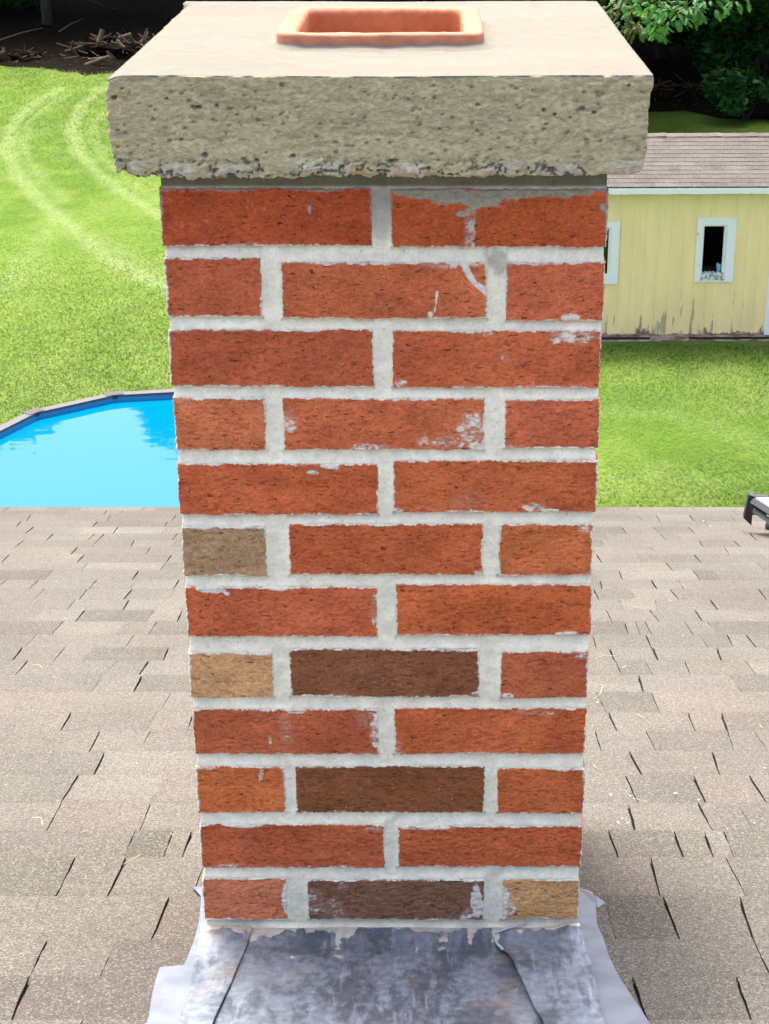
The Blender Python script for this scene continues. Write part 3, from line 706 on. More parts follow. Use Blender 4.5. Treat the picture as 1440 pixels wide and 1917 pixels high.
# ------------------------------------------------------------------ HOUSE with shingled roof
house = tag(empty('house', (0, 4.3, 0)), 'house under the chimney with a low roof of worn tan grey asphalt shingles', 'house')
HO = Vector(house.location)
ROWS = [-0.34, -0.226, -0.112, -0.004, 0.14, 0.29, 0.407, 0.54, 0.693, 0.837, 0.975, 1.112, 1.28, 1.432, 1.575, 1.715, 1.862, 2.03, 2.185, 2.34, 2.51, 2.665, 2.835, 2.99, 3.16, 3.33, 3.49, 3.66, 3.84, 4.0, 4.2, 4.33, 4.455]
SLOTS = {1: [(-0.373, -0.379), (0.259, 0.255), (0.362, 0.364)], 2: [(-0.382, -0.385), (0.404, 0.404)], 3: [(-0.27, -0.27), (0.324, 0.321), (0.405, 0.413)], 4: [(-0.409, -0.414), (-0.347, -0.348), (0.319, 0.326), (0.425, 0.423)], 5: [(-0.354, -0.357), (-0.302, -0.306), (-0.279, -0.279), (0.287, 0.283), (0.37, 0.372), (0.409, 0.413), (0.436, 0.44)], 6: [(-0.479, -0.486), (-0.352, -0.358), (0.321, 0.326), (0.428, 0.426)], 7: [(-0.49, -0.492), (0.343, 0.339), (0.44, 0.442), (0.528, 0.527)], 8: [(-0.471, -0.479), (0.368, 0.36), (0.484, 0.494)], 9: [(-0.507, -0.513), (0.319, 0.32), (0.408, 0.406), (0.531, 0.544)], 10: [(-0.583, -0.59), (-0.368, -0.375), (0.36, 0.356), (0.491, 0.496), (0.544, 0.555)], 11: [(0.356, 0.351), (0.449, 0.454)], 12: [(-0.591, -0.596), (-0.512, -0.518), (0.44, 0.448)], 13: [(-0.77, -0.776), (-0.529, -0.529), (0.418, 0.418), (0.551, 0.559), (0.682, 0.683)], 14: [(-0.81, -0.819), (-0.727, -0.73), (-0.502, -0.51), (0.418, 0.421), (0.508, 0.512), (0.635, 0.648)], 15: [(-0.817, -0.824), (-0.605, -0.609), (0.394, 0.4), (0.512, 0.516), (0.686, 0.695), (0.736, 0.736)], 16: [(-0.795, -0.8), (-0.58, -0.585), (0.479, 0.489), (0.506, 0.513), (0.532, 0.535), (0.624, 0.625)], 17: [(-0.776, -0.781), (-0.54, -0.549), (0.462, 0.462), (0.572, 0.565), (0.672, 0.673)], 18: [(-0.828, -0.837), (-0.693, -0.703), (0.585, 0.598), (0.732, 0.735)], 19: [(-0.943, -0.951), (-0.83, -0.84), (-0.721, -0.724), (0.462, 0.462), (0.661, 0.659), (0.878, 0.887)], 20: [(-1.079, -1.088), (-0.995, -1.001), (-0.84, -0.846), (-0.622, -0.626), (0.485, 0.495), (0.628, 0.63), (0.697, 0.703)], 21: [(-0.988, -1.002), (-0.756, -0.762), (0.556, 0.564), (0.764, 0.768)], 22: [(-0.926, -0.934), (-0.706, -0.714), (0.717, 0.714), (0.971, 0.975)], 23: [(-1.186, -1.199), (-0.971, -0.978), (-0.714, -0.72), (0.535, 0.532), (0.82, 0.82)], 24: [(-1.022, -1.033), (-0.801, -0.81), (0.715, 0.714), (0.928, 0.939)], 25: [(-1.23, -1.235), (-0.993, -1.004), (-0.872, -0.888), (0.877, 0.887), (0.994, 0.993)], 26: [(-1.169, -1.179), (-1.041, -1.045), (-1.004, -1.015), (-0.774, -0.776), (0.786, 0.788), (1.073, 1.078)], 27: [(-1.276, -1.283), (-0.99, -1.001), (0.682, 0.682), (0.904, 0.906)], 28: [(-1.347, -1.365), (-1.092, -1.101), (-0.851, -0.86), (0.977, 0.986)], 29: [(-1.349, -1.378), (-1.076, -1.092), (-0.85, -0.861), (0.836, 0.844), (0.954, 0.962), (1.095, 1.109)], 30: [(-1.124, -1.13), (1.137, 1.142)], 31: [(-1.513, -1.514), (-1.242, -1.246), (-1.015, -1.014), (0.692, 0.686)]}
ROWS[-1] = 4.447
up = []; s_ = -.34
while s_ > -2.75: s_ -= .13; up.append(s_)
nup = len(up); allrows = up[::-1] + ROWS
XH = 5.0
ca = math.cos(RA); sa = math.sin(RA)
def rp(x, s, h): return (x, s * ca + h * sa, RZ - s * sa + h * ca)
V = []; F = []; C = []
def soft_stain(x, s):
    k = 1.0
    return k
for i in range(len(allrows) - 1):
    s0, s1 = allrows[i], allrows[i + 1]; k = i - nup
    sl = list(SLOTS.get(k, []))
    # joints outside the part the photo shows
    lim = .30 + .26 * max(s1, 0) + .06
    lo_ = min([q[0] for q in sl if q[0] < 0] + [-lim]) - .12; hi_ = max([q[0] for q in sl if q[0] > 0] + [lim]) + .12
    js = [(q[0], q[1], rnd.uniform(.0028, .0052) if rnd.random() < .62 else rnd.uniform(.0012, .0024)) for q in sl]
    x = lo_ - rnd.uniform(.1, .3)
    while x > -XH: js.append((x, x - .005, rnd.uniform(.001, .005))); x -= rnd.uniform(.14, .4)
    x = hi_ + rnd.uniform(.1, .3)
    while x < XH: js.append((x, x + .005, rnd.uniform(.001, .005))); x += rnd.uniform(.14, .4)
    # tight joints that barely show
    x = lo_
    while x < hi_:
        x += rnd.uniform(.16, .38)
        if all(abs(x - q[0]) > .05 for q in js): js.append((x, x, .0005))
    js.sort()
    edges = [(-XH, -XH, 0)] + js + [(XH, XH, 0)]
    for (a_, b_) in zip(edges[:-1], edges[1:]):
        xa0, xa1 = a_[0] + a_[2] * .25, a_[1] + a_[2] * .55; xb0, xb1 = b_[0] - b_[2] * .25, b_[1] - b_[2] * .55
        if xb0 - xa0 < .004: continue
        nx = max(2, int((xb0 - xa0) / .03)) + 1; ny = 6
        tone = rnd.gauss(1, .085); pk = rnd.random()
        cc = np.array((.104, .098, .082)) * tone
        course_shade = rnd.uniform(0, .30)  # tab darkened next to the course above, row shadow put into the colour
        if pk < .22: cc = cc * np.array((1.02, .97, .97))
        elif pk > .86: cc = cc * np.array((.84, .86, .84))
        n0 = len(V); curl = rnd.uniform(0, .0012)
        def add(h0, h1):
            for p in range(nx):
                t = p / (nx - 1)
                for q in range(ny + 1):
                    u = q / ny; xx = (xa0 * (1 - t) + xb0 * t) * (1 - u) + (xa1 * (1 - t) + xb1 * t) * u
                    jag = 0.0
                    if p in (0, nx - 1) and 0 < q: jag = rnd.uniform(-.0007, .0007)
                    ss = s0 - .012 + (s1 - s0 + .012) * u
                    if q == ny: ss += rnd.uniform(-.0012, .0012)
                    h = h0 + (h1 - h0) * u + (curl * (1 if p in (0, nx - 1) else 0) * u)
                    V.append(rp(xx + jag, ss, h)); C.append(tuple(cc * (1 - course_shade + course_shade * min(1, u * 3.2))) + (1,))
        add(-.0002, .0042); nb_ = len(V)
        W_ = ny + 1
        for p in range(nx - 1):
            for q in range(ny): F.append((n0 + p * W_ + q, n0 + (p + 1) * W_ + q, n0 + (p + 1) * W_ + q + 1, n0 + p * W_ + q + 1))
        # skirts (butt edge and cut sides)
        per = [n0 + p * W_ + ny for p in range(nx)]
        left = [n0 + q for q in range(W_)]; right = [n0 + (nx - 1) * W_ + q for q in range(W_)]
        for chain in (per, left[::-1], right):
            base_ = len(V)
            for id_ in chain:
                v = V[id_]; V.append((v[0], v[1] - .0048 * sa, v[2] - .0048 * ca)); C.append((.03, .027, .022, 1))
            top2 = len(V)
            for id_ in chain: V.append(V[id_]); C.append((.03, .027, .022, 1))
            for q in range(len(chain) - 1): F.append((top2 + q, top2 + q + 1, base_ + q + 1, base_ + q))
V = np.array(V) - np.array(HO)
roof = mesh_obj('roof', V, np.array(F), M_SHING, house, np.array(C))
roof['label'] = 'sloping roof of worn tan grey shingles with dark slots'
mb = MB()
def slab(s0, s1, h0, h1, x0=-XH, x1=XH):
    q = [rp(x0, s0, h0), rp(x1, s0, h0), rp(x0, s1, h0), rp(x1, s1, h0), rp(x0, s0, h1), rp(x1, s0, h1), rp(x0, s1, h1), rp(x1, s1, h1)]
    mb.add([tuple(Vector(v) - HO) for v in q], [(0, 2, 3, 1), (4, 5, 7, 6), (0, 1, 5, 4), (2, 6, 7, 3), (0, 4, 6, 2), (1, 3, 7, 5)])
slab(-2.8, 4.435, -.06, -.0012)
mb.build('roof_deck', M_SLOT, house)
mb = MB(); slab(4.437, 4.455, -.16, -.012); mb.build('fascia', M_WHITE, house)
# the other slope, behind the camera
yr = -2.8 * ca; zr = RZ + 2.8 * sa
mb = MB(); q = [(-XH, yr, zr), (XH, yr, zr), (-XH, yr - 7, zr - 2.1), (XH, yr - 7, zr - 2.1)]
q2 = q + [(v[0], v[1], v[2] - .06) for v in q]
mb.add([tuple(Vector(v) - HO) for v in q2], [(0, 2, 3, 1), (4, 5, 7, 6), (0, 1, 5, 4), (2, 6, 7, 3), (0, 4, 6, 2), (1, 3, 7, 5)], (.25, .21, .18))
mb.build('rear_roof', M_SHING, house, col=True)
mb = MB(); ye = 4.447 * ca - .35; zt = RZ - 4.447 * sa - .12
mb.box(-XH + .3, XH - .3, -9 - HO.y, ye - HO.y, 0, zt); mb.build('wall', M_SIDING, house)
for sx in (-XH + .3, XH - .3):
    mb = MB()
    q = [(sx, ye, zt), (sx, -8.9, zt), (sx, yr, zr - .1)]; q2 = q + [(v[0] + .02, v[1], v[2]) for v in q]
    mb.add([tuple(Vector(v) - HO) for v in q2], [(0, 1, 2), (5, 4, 3), (0, 3, 4, 1), (1, 4, 5, 2), (2, 5, 3, 0)]); mb.build('gable', M_SIDING, house)

# loose bits on the roof
mb = MB()
bits = [(1143, 1488), (1265, 1485), (1158, 1540), (1175, 1540), (1165, 1532), (1362, 1552), (1432, 1437), (1118, 1315), (1308, 1497), (1412, 1540), (1180, 1490), (1317, 975), (1330, 985)]
for px, py in bits:
    p = on_roof(px, py, .006); sc = rnd.uniform(.0010, .0022)
    bm_ = bmesh.new(); bmesh.ops.create_icosphere(bm_, subdivisions=1, radius=sc)
    vs = [(p.x + v.co.x * rnd.uniform(.8, 1.8), p.y + v.co.y * rnd.uniform(.7, 1.4), p.z + v.co.z * .6) for v in bm_.verts]
    mb.add(vs, [[v.index for v in f_.verts] for f_ in bm_.faces]); bm_.free()
o = mb.build('mortar_crumbs', simple('crumb', (.62, .55, .42), .9, .1)); tag(o, 'pale crumbs of mortar scattered on the shingles', 'debris', kind='stuff')
mb = MB()
for (x0, y0, x1, y1) in ((60, 1245, 80, 1250), (1128, 1283, 1112, 1308), (1120, 1282, 1150, 1286), (230, 1618, 262, 1600), (1385, 1160, 1420, 1163), (1115, 1233, 1150, 1228), (60, 1530, 80, 1545)):
    p, q = on_roof(x0, y0, .006), on_roof(x1, y1, .0065); mid = (p + q) / 2 + Vector((rnd.uniform(-.004, .004), rnd.uniform(-.01, .01), .001))
    mb.tube([p, mid, q], .0004, 4)
for k in range(45):
    x = rnd.uniform(-.9, .9); s_ = rnd.uniform(0, 3.4)
    if abs(x) < .28 and s_ < .6: continue
    a_ = rnd.uniform(0, 3.14); L_ = rnd.uniform(.008, .025)
    mb.tube([rp(x, s_, .0055), rp(x + math.cos(a_) * L_, s_ + math.sin(a_) * L_, .0065)], .0004, 4)
o = mb.build('straw', simple('straw', (.50, .42, .26), .9, .1)); tag(o, 'dry straw and grass clippings lying on the shingles', 'straw', kind='stuff')

# ------------------------------------------------------------------ black frame with white top at the roof's edge
p0 = on_roof(1441, 993)
fr = tag(empty('folding_stand', tuple(p0)), 'black stand with white top and round black foot at the far right of the roof', 'stand')
FO = Vector(p0); zt_ = p0.z + .150
def fz(px, py, z): return on_z(px, py, z) - FO
def prism(mb, pts, h):
    n = len(pts); V = [tuple(p) for p in pts] + [tuple(p - Vector((0, 0, h))) for p in pts]
    mb.add(V, [tuple(range(n)), tuple(range(n, 2 * n))[::-1]] + [(i, i + n, (i + 1) % n + n, (i + 1) % n) for i in range(n)])
Aq, Bq = fz(1409, 927, zt_), fz(1413, 931, zt_)
far_dir = Vector((1, 0.0, 0)); near = (fz(1440, 948, zt_) - Bq).normalized()
mb = MB(); prism(mb, [Bq + Vector((.004, 0, 0)), Bq + near * .75, Bq + near * .75 + Vector((.55, .25, 0)), Bq + Vector((.9, .02, 0))][::-1], .012); mb.build('top_panel', M_PANEL, fr)
mb = MB()
mb.tube([Bq + Vector((-.004, -.004, -.014)), Bq + near * .75 + Vector((0, 0, -.014))], .0135, 4)
mb.tube([Bq + Vector((-.006, .012, -.006)), Bq + Vector((.9, .03, -.006))], .007, 4); mb.build('edge_rail', M_BLACK, fr)
mb = MB(); mb.tube([Bq + Vector((.002, -.01, -.044)), Bq + near * .75 + Vector((0, -.01, -.05))], .009, 10); mb.build('brace_tube', M_GREYBAR, fr, smooth=True)
mb = MB()
T1, T2 = Bq + Vector((-.017, .01, .004)), Bq + Vector((-.002, .0, .004))
q = [T1, T2, Bq + Vector((-.004, -.004, -.098)), Bq + Vector((-.030, .004, -.075))]
q2 = [v + Vector((.003, .03, 0)) for v in q]; mb.add(q + q2, [(0, 3, 2, 1), (4, 5, 6, 7), (0, 1, 5, 4), (1, 2, 6, 5), (2, 3, 7, 6), (3, 0, 4, 7)])
mb.box(Bq.x - .004, Bq.x + .045, Bq.y, Bq.y + .02, Bq.z - .062, Bq.z + .002)
mb.build('end_bracket', M_BLACK, fr)
mb = MB()
for k in (0, 1): mb.box(Bq.x - .0005, Bq.x + .003, Bq.y - .006, Bq.y - .001, Bq.z - .02 - k * .036, Bq.z - .004 - k * .034)
mb.build('bracket_clip', M_PANEL, fr)
mb = MB(); leg_t = Bq + near * .30 + Vector((.02, .04, -.03)); mb.tube([leg_t, Vector((.028, .012, .02))], .010, 8); mb.build('leg', M_BLACK, fr, smooth=True)
bm_ = bmesh.new(); bmesh.ops.create_uvsphere(bm_, u_segments=24, v_segments=12, radius=.028)
for v in bm_.verts:
    v.co.z = max(v.co.z, -.012) * .95; v.co += Vector((.014, .01, .010))
me = bpy.data.meshes.new('foot'); bm_.to_mesh(me); bm_.free(); me.materials.append(M_BLACK); o = bpy.data.objects.new('foot', me); COL.objects.link(o); o.parent = fr
mb = MB(); mb.tube([Vector((-.034, .004, -.002)), Vector((.0, .004, .002))], .0025, 6); mb.build('foot_strap', simple('rusty_strap', (.06, .035, .015)), fr)

# ------------------------------------------------------------------ LAWN
TR = {'A': [(-9.5, 43.48), (-9.75, 41.09), (-9.61, 38.25), (-9.1, 35.45), (-8.34, 32.99), (-7.45, 30.81), (-6.74, 29.28), (-6.09, 27.88), (-5.48, 26.6), (-4.9, 25.74), (-3.9, 24.2)],
 'A2': [(-9.05, 42.9), (-9.35, 40.71), (-9.32, 38.58), (-8.88, 36.04), (-8.21, 33.77), (-7.39, 31.75), (-6.9, 30.58)],
 'B': [(-8.47, 43.48), (-8.5, 40.71), (-8.16, 37.92), (-7.4, 34.87), (-6.67, 32.99), (-5.9, 31.27), (-4.89, 29.28), (-4.0, 27.8)],
 'B2': [(-7.85, 39.62), (-7.59, 37.27), (-6.9, 34.59), (-5.95, 32.23), (-4.91, 30.14)],
 'C': [(-6.68, 29.71), (-6.68, 28.27), (-6.69, 26.77), (-6.53, 24.45)], 'D': [(-5.99, 27.88), (-5.29, 26.77), (-4.45, 25.08)]}
TRW = {'A': (.17, 1.0), 'A2': (.10, .6), 'B': (.15, .95), 'B2': (.09, .55), 'C': (.22, .45), 'D': (.3, .45)}
RT = {'E': [(on_z(px, py, 0).x, on_z(px, py, 0).y) for px, py in ((1120, 770), (1250, 775), (1340, 800), (1440, 835))], 'F': [(on_z(px, py, 0).x, on_z(px, py, 0).y) for px, py in ((1150, 900), (1260, 880), (1340, 905), (1440, 890))]}
TR.update(RT); TRW['E'] = (.22, .28); TRW['F'] = (.18, .2)
def segdist(x, y, pl):
    d = np.full(np.shape(x), 1e9)
    for (ax, ay), (bx, by) in zip(pl[:-1], pl[1:]):
        L2 = (bx - ax) ** 2 + (by - ay) ** 2; t = np.clip(((x - ax) * (bx - ax) + (y - ay) * (by - ay)) / L2, 0, 1)
        d = np.minimum(d, np.hypot(x - ax - t * (bx - ax), y - ay - t * (by - ay)))
    return d
def lawn_col(x, y):
    n = fbm(x * .55, y * .22, 0, 4, 700); n2 = fbm(x * 2.6, y * 1.6, 0, 4, 720)
    g = np.array([.100, .180, .018]); d_ = np.array([.074, .148, .011]); l_ = np.array([.140, .210, .036])
    a_ = sm(n, .35, .62)[..., None]; b_ = sm(n2, .40, .68)[..., None]
    C = d_ * (1 - a_) + g * a_; C = C * (1 - b_ * .5) + l_ * b_ * .5
    t = np.zeros(np.shape(x)); wob = (fbm(x * 3, y * 2, 0, 3, 740) - .5) * .20
    for k, pl in TR.items():
        w, s__ = TRW[k]; dd = segdist(x, y, pl) + wob; t = np.maximum(t, s__ * (1 - sm(dd, w * .35, w * 1.5)))
    t = (t * (.75 + .5 * (vn(x * 5, y * 5, 0, 760))))[..., None]; t = np.clip(t, 0, 1)
    pale = np.array([.20, .27, .095]); C = C * (1 - t * .62) + pale * t * .62
    return C
gx = np.concatenate([np.arange(-90, -17, 6.), np.arange(-17, 9, .12), np.arange(9, 92, 6.)]); gy = np.concatenate([np.arange(-60, 6, 6.), np.arange(6, 50, .12), np.arange(50, 160, 6.)])
U, Vv = np.meshgrid(gx, gy, indexing='ij'); Z = (fbm(U * .3, Vv * .3, 0, 3, 800) - .5) * .06
mesh_obj('lawn', np.stack([U, Vv, Z], 2).reshape(-1, 3), grid_faces(len(gx), len(gy)), M_LAWN, None, lawn_col(U, Vv).reshape(-1, 3) * .88, smooth=True)['kind'] = 'structure'

def blades(n, sampler, hh, ww, seed, dark=1.0):
    r = np.random.default_rng(seed); x, y = sampler(r, n)
    a_ = r.uniform(0, 6.283, len(x)); h = hh * r.uniform(.5, 1.2, len(x)); w = ww * r.uniform(.6, 1.2, len(x)); ln = r.uniform(.7, 1.9, len(x)) * h
    b_ = r.uniform(0, 6.283, len(x)); z = (fbm(x * .3, y * .3, 0, 3, 800) - .5) * .06 - .005
    p1 = np.stack([x - np.cos(a_) * w, y - np.sin(a_) * w, z], 1); p2 = np.stack([x + np.cos(a_) * w, y + np.sin(a_) * w, z], 1)
    p3 = np.stack([x + np.cos(b_) * ln, y + np.sin(b_) * ln, z + h], 1)
    V = np.stack([p1, p2, p3], 1).reshape(-1, 3); F = np.arange(len(V)).reshape(-1, 3)
    C = lawn_col(x, y) * r.uniform(.90, 1.20, len(x))[:, None] * dark; C[:, 0] *= r.uniform(.85, 1.4, len(x))
    return V, F, np.repeat(C, 3, 0)
def in_frame_px(px0, px1, py0, py1):
    def f(r, n):
        # even cover of the ground patch (a trapezoid in the world)
        pts = [on_z(px0, py0, 0), on_z(px1, py0, 0), on_z(px1, py1, 0), on_z(px0, py1, 0)]
        x0 = min(p.x for p in pts) - .3; x1 = max(p.x for p in pts) + .3; y0 = min(p.y for p in pts) - .3; y1 = max(p.y for p in pts) + .3
        x = r.uniform(x0, x1, n * 3); y = r.uniform(y0, y1, n * 3)
        kx = CAM[0] + (px0 - 806) / 3207 * (y + 1.6) * 1.09 - .5; kx2 = CAM[0] + (px1 - 806) / 3207 * (y + 1.6) * 1.09 + .5
        ok = (x > kx) & (x < kx2); return x[ok][:n], y[ok][:n]
    return f
def not_pool(V, F, C):
    ctr = V[F[:, 0]]; k = (np.hypot(ctr[:, 0] + 2.6, ctr[:, 1] - 14.16) > 2.0) & ~((ctr[:, 1] > 21.5) & (ctr[:, 1] < 25.2) & (ctr[:, 0] > -.2))
    F = F[k]; V = V[F].reshape(-1, 3); C = C[F].reshape(-1, 3); return V, np.arange(len(V)).reshape(-1, 3), C
def wedge(px0, px1, y0, y1, n, seed, hh=.038):
    r = np.random.default_rng(seed); u = r.random(n); y = ((y0 + 1.6) ** -1 * (1 - u) + (y1 + 1.6) ** -1 * u) ** -1 - 1.6      # even cover per angle
    w0 = (px0 - 806) / 3207; w1 = (px1 - 806) / 3207; x = CAM[0] + r.uniform(w0 - .03, w1 + .03, n) * (y + 1.6) * 1.075
    return x, y
def wedge_blades(px0, px1, y0, y1, n, seed):
    x, y = wedge(px0, px1, y0, y1, n, seed); V, F, C = blades(n, lambda r, k: (x, y), 1.0, 1.0, seed)
    d = (y + 1.6)[:, None]; V = V.reshape(-1, 3, 3); c0 = (V[:, 0] + V[:, 1]) / 2
    w = (V[:, 1] - V[:, 0]) * (.00033 * d); tip = (V[:, 2] - c0) * (.036 + .0002 * d)
    V = np.stack([c0 - w / 2, c0 + w / 2, c0 + tip], 1).reshape(-1, 3); return not_pool(V, F, C)
parts = [wedge_blades(930, 1700, 11.5, 21.6, 220000, 1), wedge_blades(-260, 640, 12, 47, 420000, 2), wedge_blades(1210, 1440, 34, 41, 12000, 5)]
V = []; F = []; C = []; n = 0
for v, f_, c in parts: V.append(v); F.append(f_ + n); C.append(c); n += len(v)
o = mesh_obj('grass', np.vstack(V), np.vstack(F), M_GRASS, None, np.vstack(C)); tag(o, 'short bright green lawn grass with pale curving tyre tracks', 'grass', kind='stuff')

# ------------------------------------------------------------------ WOODS FLOOR
xs = np.arange(-60, 60, .35); base_y = np.interp(xs, [-60, -14, -12, -10.9, -9.6, -8, -5, 2, 5.4, 6.5, 8, 12, 60], [47.5, 47.4, 47.3, 46.9, 46.0, 45.6, 45, 41.2, 39.9, 39.7, 38.6, 38, 37])
base_y = base_y + (fbm(xs * 1.3, xs * 0, 0, 4, 820) - .5) * 1.3
nv = 90; tt = np.linspace(0, 1, nv) ** 1.4
U = np.repeat(xs[:, None], nv, 1); Vv = base_y[:, None] + tt[None] * (130 - base_y[:, None])
Z = .012 + sm(tt, 0, .02)[None] * (.02 + .16 * fbm(U * .8, Vv * .8, 0, 4, 830)) + .05 * fbm(U * 4, Vv * 4, 0, 3, 831) * sm(tt, 0, .01)[None] + sm(Vv, 62, 130) * 8
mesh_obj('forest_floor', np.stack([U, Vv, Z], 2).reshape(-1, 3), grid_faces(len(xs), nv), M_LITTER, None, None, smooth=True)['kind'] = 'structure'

# ------------------------------------------------------------------ foliage
def leaf_cloud(n, blobs, size, cols, seed, flat=.5):
    r = np.random.default_rng(seed); wts = np.array([b[3] ** 2 for b in blobs], float); wts /= wts.sum()
    bi = r.choice(len(blobs), n, p=wts); B_ = np.array(blobs)[bi]
    d = r.normal(size=(n, 3)); d /= np.linalg.norm(d, axis=1)[:, None]; rad = r.uniform(.35, 1.0, n) ** .5
    P = B_[:, :3] + d * (B_[:, 3] * rad)[:, None] * np.array([1, 1, .75])
    a_ = r.normal(size=(n, 3)); a_[:, 2] *= flat; a_ /= np.linalg.norm(a_, axis=1)[:, None]
    b_ = np.cross(a_, r.normal(size=(n, 3))); b_ /= np.linalg.norm(b_, axis=1)[:, None]
    s__ = size * r.uniform(.6, 1.4, n)[:, None]
    V = np.stack([P - a_ * s__, P + b_ * s__ * .45, P + a_ * s__, P - b_ * s__ * .45], 1).reshape(-1, 3)
    F = np.arange(4 * n).reshape(-1, 4); cc = np.array(cols)[r.integers(0, len(cols), n)] * r.uniform(.7, 1.3, n)[:, None]
    return V, F, np.repeat(cc, 4, 0)
GC = [(.022, .062, .010), (.032, .080, .013), (.018, .052, .012), (.042, .088, .016)]
def crown_mesh(name, H, Rr, zb, n, size, seed):
    r = random.Random(seed); bl = []
    for k in range(34):
        z = r.uniform(zb, H); t = (z - zb) / (H - zb); rr = Rr * math.sin(min(1, .25 + t * .95) * math.pi * .9) ** .6 * (1.0 if t < .6 else 1.25 - t * .55)
        a_ = r.uniform(0, 6.283); q = rr * math.sqrt(r.random()) * .8; bl.append((q * math.cos(a_), q * math.sin(a_), z, r.uniform(.9, 1.6)))
    V, F, C = leaf_cloud(n, bl, size, GC, seed)
    o = mesh_obj(name, V, F, M_LEAF, None, C); me = o.data; bpy.data.objects.remove(o); return me, bl
def trunk_mesh(name, H, r0, bl, seed, mat):
    r = random.Random(seed); mb = MB(); pts = [(0, 0, -.1)]; x = y = 0
    for k in range(1, 9):
        x += r.uniform(-.10, .10); y += r.uniform(-.10, .10); pts.append((x, y, H * .85 * k / 8))
    mb.tube(pts, [r0 * 1.25] + [r0 * (1 - .1 * k) for k in range(1, 9)], 10)
    for b_ in r.sample(bl, 12):
        z = max(2.5, b_[2] - r.uniform(.8, 2)); t = min(1, z / (H * .85)); i = min(7, int(t * 8)); p = Vector(pts[i]).lerp(Vector(pts[i + 1]), t * 8 - i) if i < 8 else Vector(pts[-1])
        q = Vector(b_[:3]); mb.tube([p, (p + q) / 2 + Vector((0, 0, .25)), q], [r0 * .35, r0 * .2, .02], 6)
    o = mb.build(name, mat, None, smooth=True); me = o.data; bpy.data.objects.remove(o); return me
protos = []
for k, (H, Rr, zb) in enumerate([(15.5, 3.6, 3.6), (13.0, 3.4, 3.4), (17, 4.0, 4.2)]):
    cm, bl = crown_mesh('crown', H, Rr, zb, 9000, .26, 40 + k); protos.append((cm, trunk_mesh('trunk', H, .17, bl, 50 + k, M_BARK if k != 1 else M_BARK2)))
def tree(x, y, k, rz, sc, label, name='forest_tree', group='trees of the dark woods'):
    t = empty(name, (x, y, 0), rz); t.scale = (sc, sc, sc); tag(t, label, 'tree', group)
    for nm, me in (('crown', protos[k][0]), ('trunk', protos[k][1])):
        o = bpy.data.objects.new(nm, me); COL.objects.link(o); o.parent = t
    return t
tree(-12.15, 54.9, 1, .4, 1.05, 'woods tree with a straight pale trunk at the upper left')
tree(10.75, 56.0, 1, 2.0, 1.0, 'woods tree with a slim pale trunk at the upper right corner')
inv = [(-15.5, 58), (-8.0, 59), (-4.2, 57.5), (-19, 56), (-23, 59), (-10.5, 63), (-15, 65), (-6, 66), (-1, 62), (-20, 66), (-26, 66), (-30, 60)]
rgt = [(3.3, 37.5), (10.8, 36.8), (14.5, 38), (3.6, 41.5), (9.4, 42.5), (7.6, 45), (12, 42), (2.0, 44.5), (5.2, 46.5), (-.5, 52), (2.5, 48.5), (0, 57), (4, 53), (6.5, 47.5), (9.5, 49), (13, 46.5), (7.4, 58), (12.5, 52), (16.5, 49), (14.5, 58), (20, 47), (24, 50), (3.5, 63), (9, 66), (15, 66), (20, 57), (28, 52), (-34, 66), (33, 58)]  # nearest right-hand ones are out of view, added to shade the lawn behind the shed
for i, (x, y) in enumerate(inv + rgt):
    vis = False
    tree(x, y, (i * 2 + 1) % 3, i * 1.7, ((1.08 + (i % 5) * .02) + (.22 if x < -14 else 0)) if x < -3 else (1.0 if y > 50 else .9), 'dark leafy tree in the woods, or added unseen to shade the lawn')
# a second belt closing the woods
for i in range(22):
    x = -46 + i * 4.6 + rnd.uniform(-1, 1); tree(x, 74 + rnd.uniform(-3, 6), i % 3, i * 2.1, 1.15, 'dark leafy tree in the woods, or added unseen to shade the lawn')

# undergrowth shrubs
def shrub(x, y, h, w, seed, label, n=1600, cols=None, size=.13, name='undergrowth_shrub'):
    r = random.Random(seed); t = empty(name, (x, y, 0)); tag(t, label, 'shrub', 'shrubs along the edge of the woods')
    bl = [(r.uniform(-w, w) * .7, r.uniform(-w, w) * .7, r.uniform(h * .25, h * .9), r.uniform(.25, .5) * w) for _ in range(9)]
    V, F, C = leaf_cloud(n, bl, size, cols or GC, seed); mesh_obj('foliage', V, F, M_LEAF, t, C)
    mb = MB()
    for b_ in bl[:6]: mb.tube([(0, 0, -.05), (b_[0] * .4, b_[1] * .4, b_[2] * .6), b_[:3]], [.03, .02, .008], 5)
    mb.build('stem', M_BARK, t)
    return t
DG = [(.010, .075, .007), (.014, .095, .009), (.007, .050, .006), (.022, .115, .012)]
shr = [(1420, 190, 2.6, 1.5, 'broad dark green shrub at the right edge above the shed roof'),
       (1345, 150, 2.0, 1.2, 'dark shrub behind the shed, left of the broad one at the right edge'),
       (1395, 225, 1.0, .9, 'low dark bush on the shaded grass right behind the shed'),
       (1440, 95, 3.2, 1.6, 'tall dark green shrub below the slim trunk at the upper right'),
       (1270, 75, 2.4, 1.3, 'dark shrub below the bright oak leaves'),
       (20, 20, 1.6, 1.5, 'dark shrub in the upper left corner of the woods')]
for i, (px, py, h, w, lb) in enumerate(shr):
    p = on_z(px, py, .0 if i not in (3, 4) else .6); shrub(p.x, p.y, h, w, 80 + i, lb, cols=DG, n=1800)
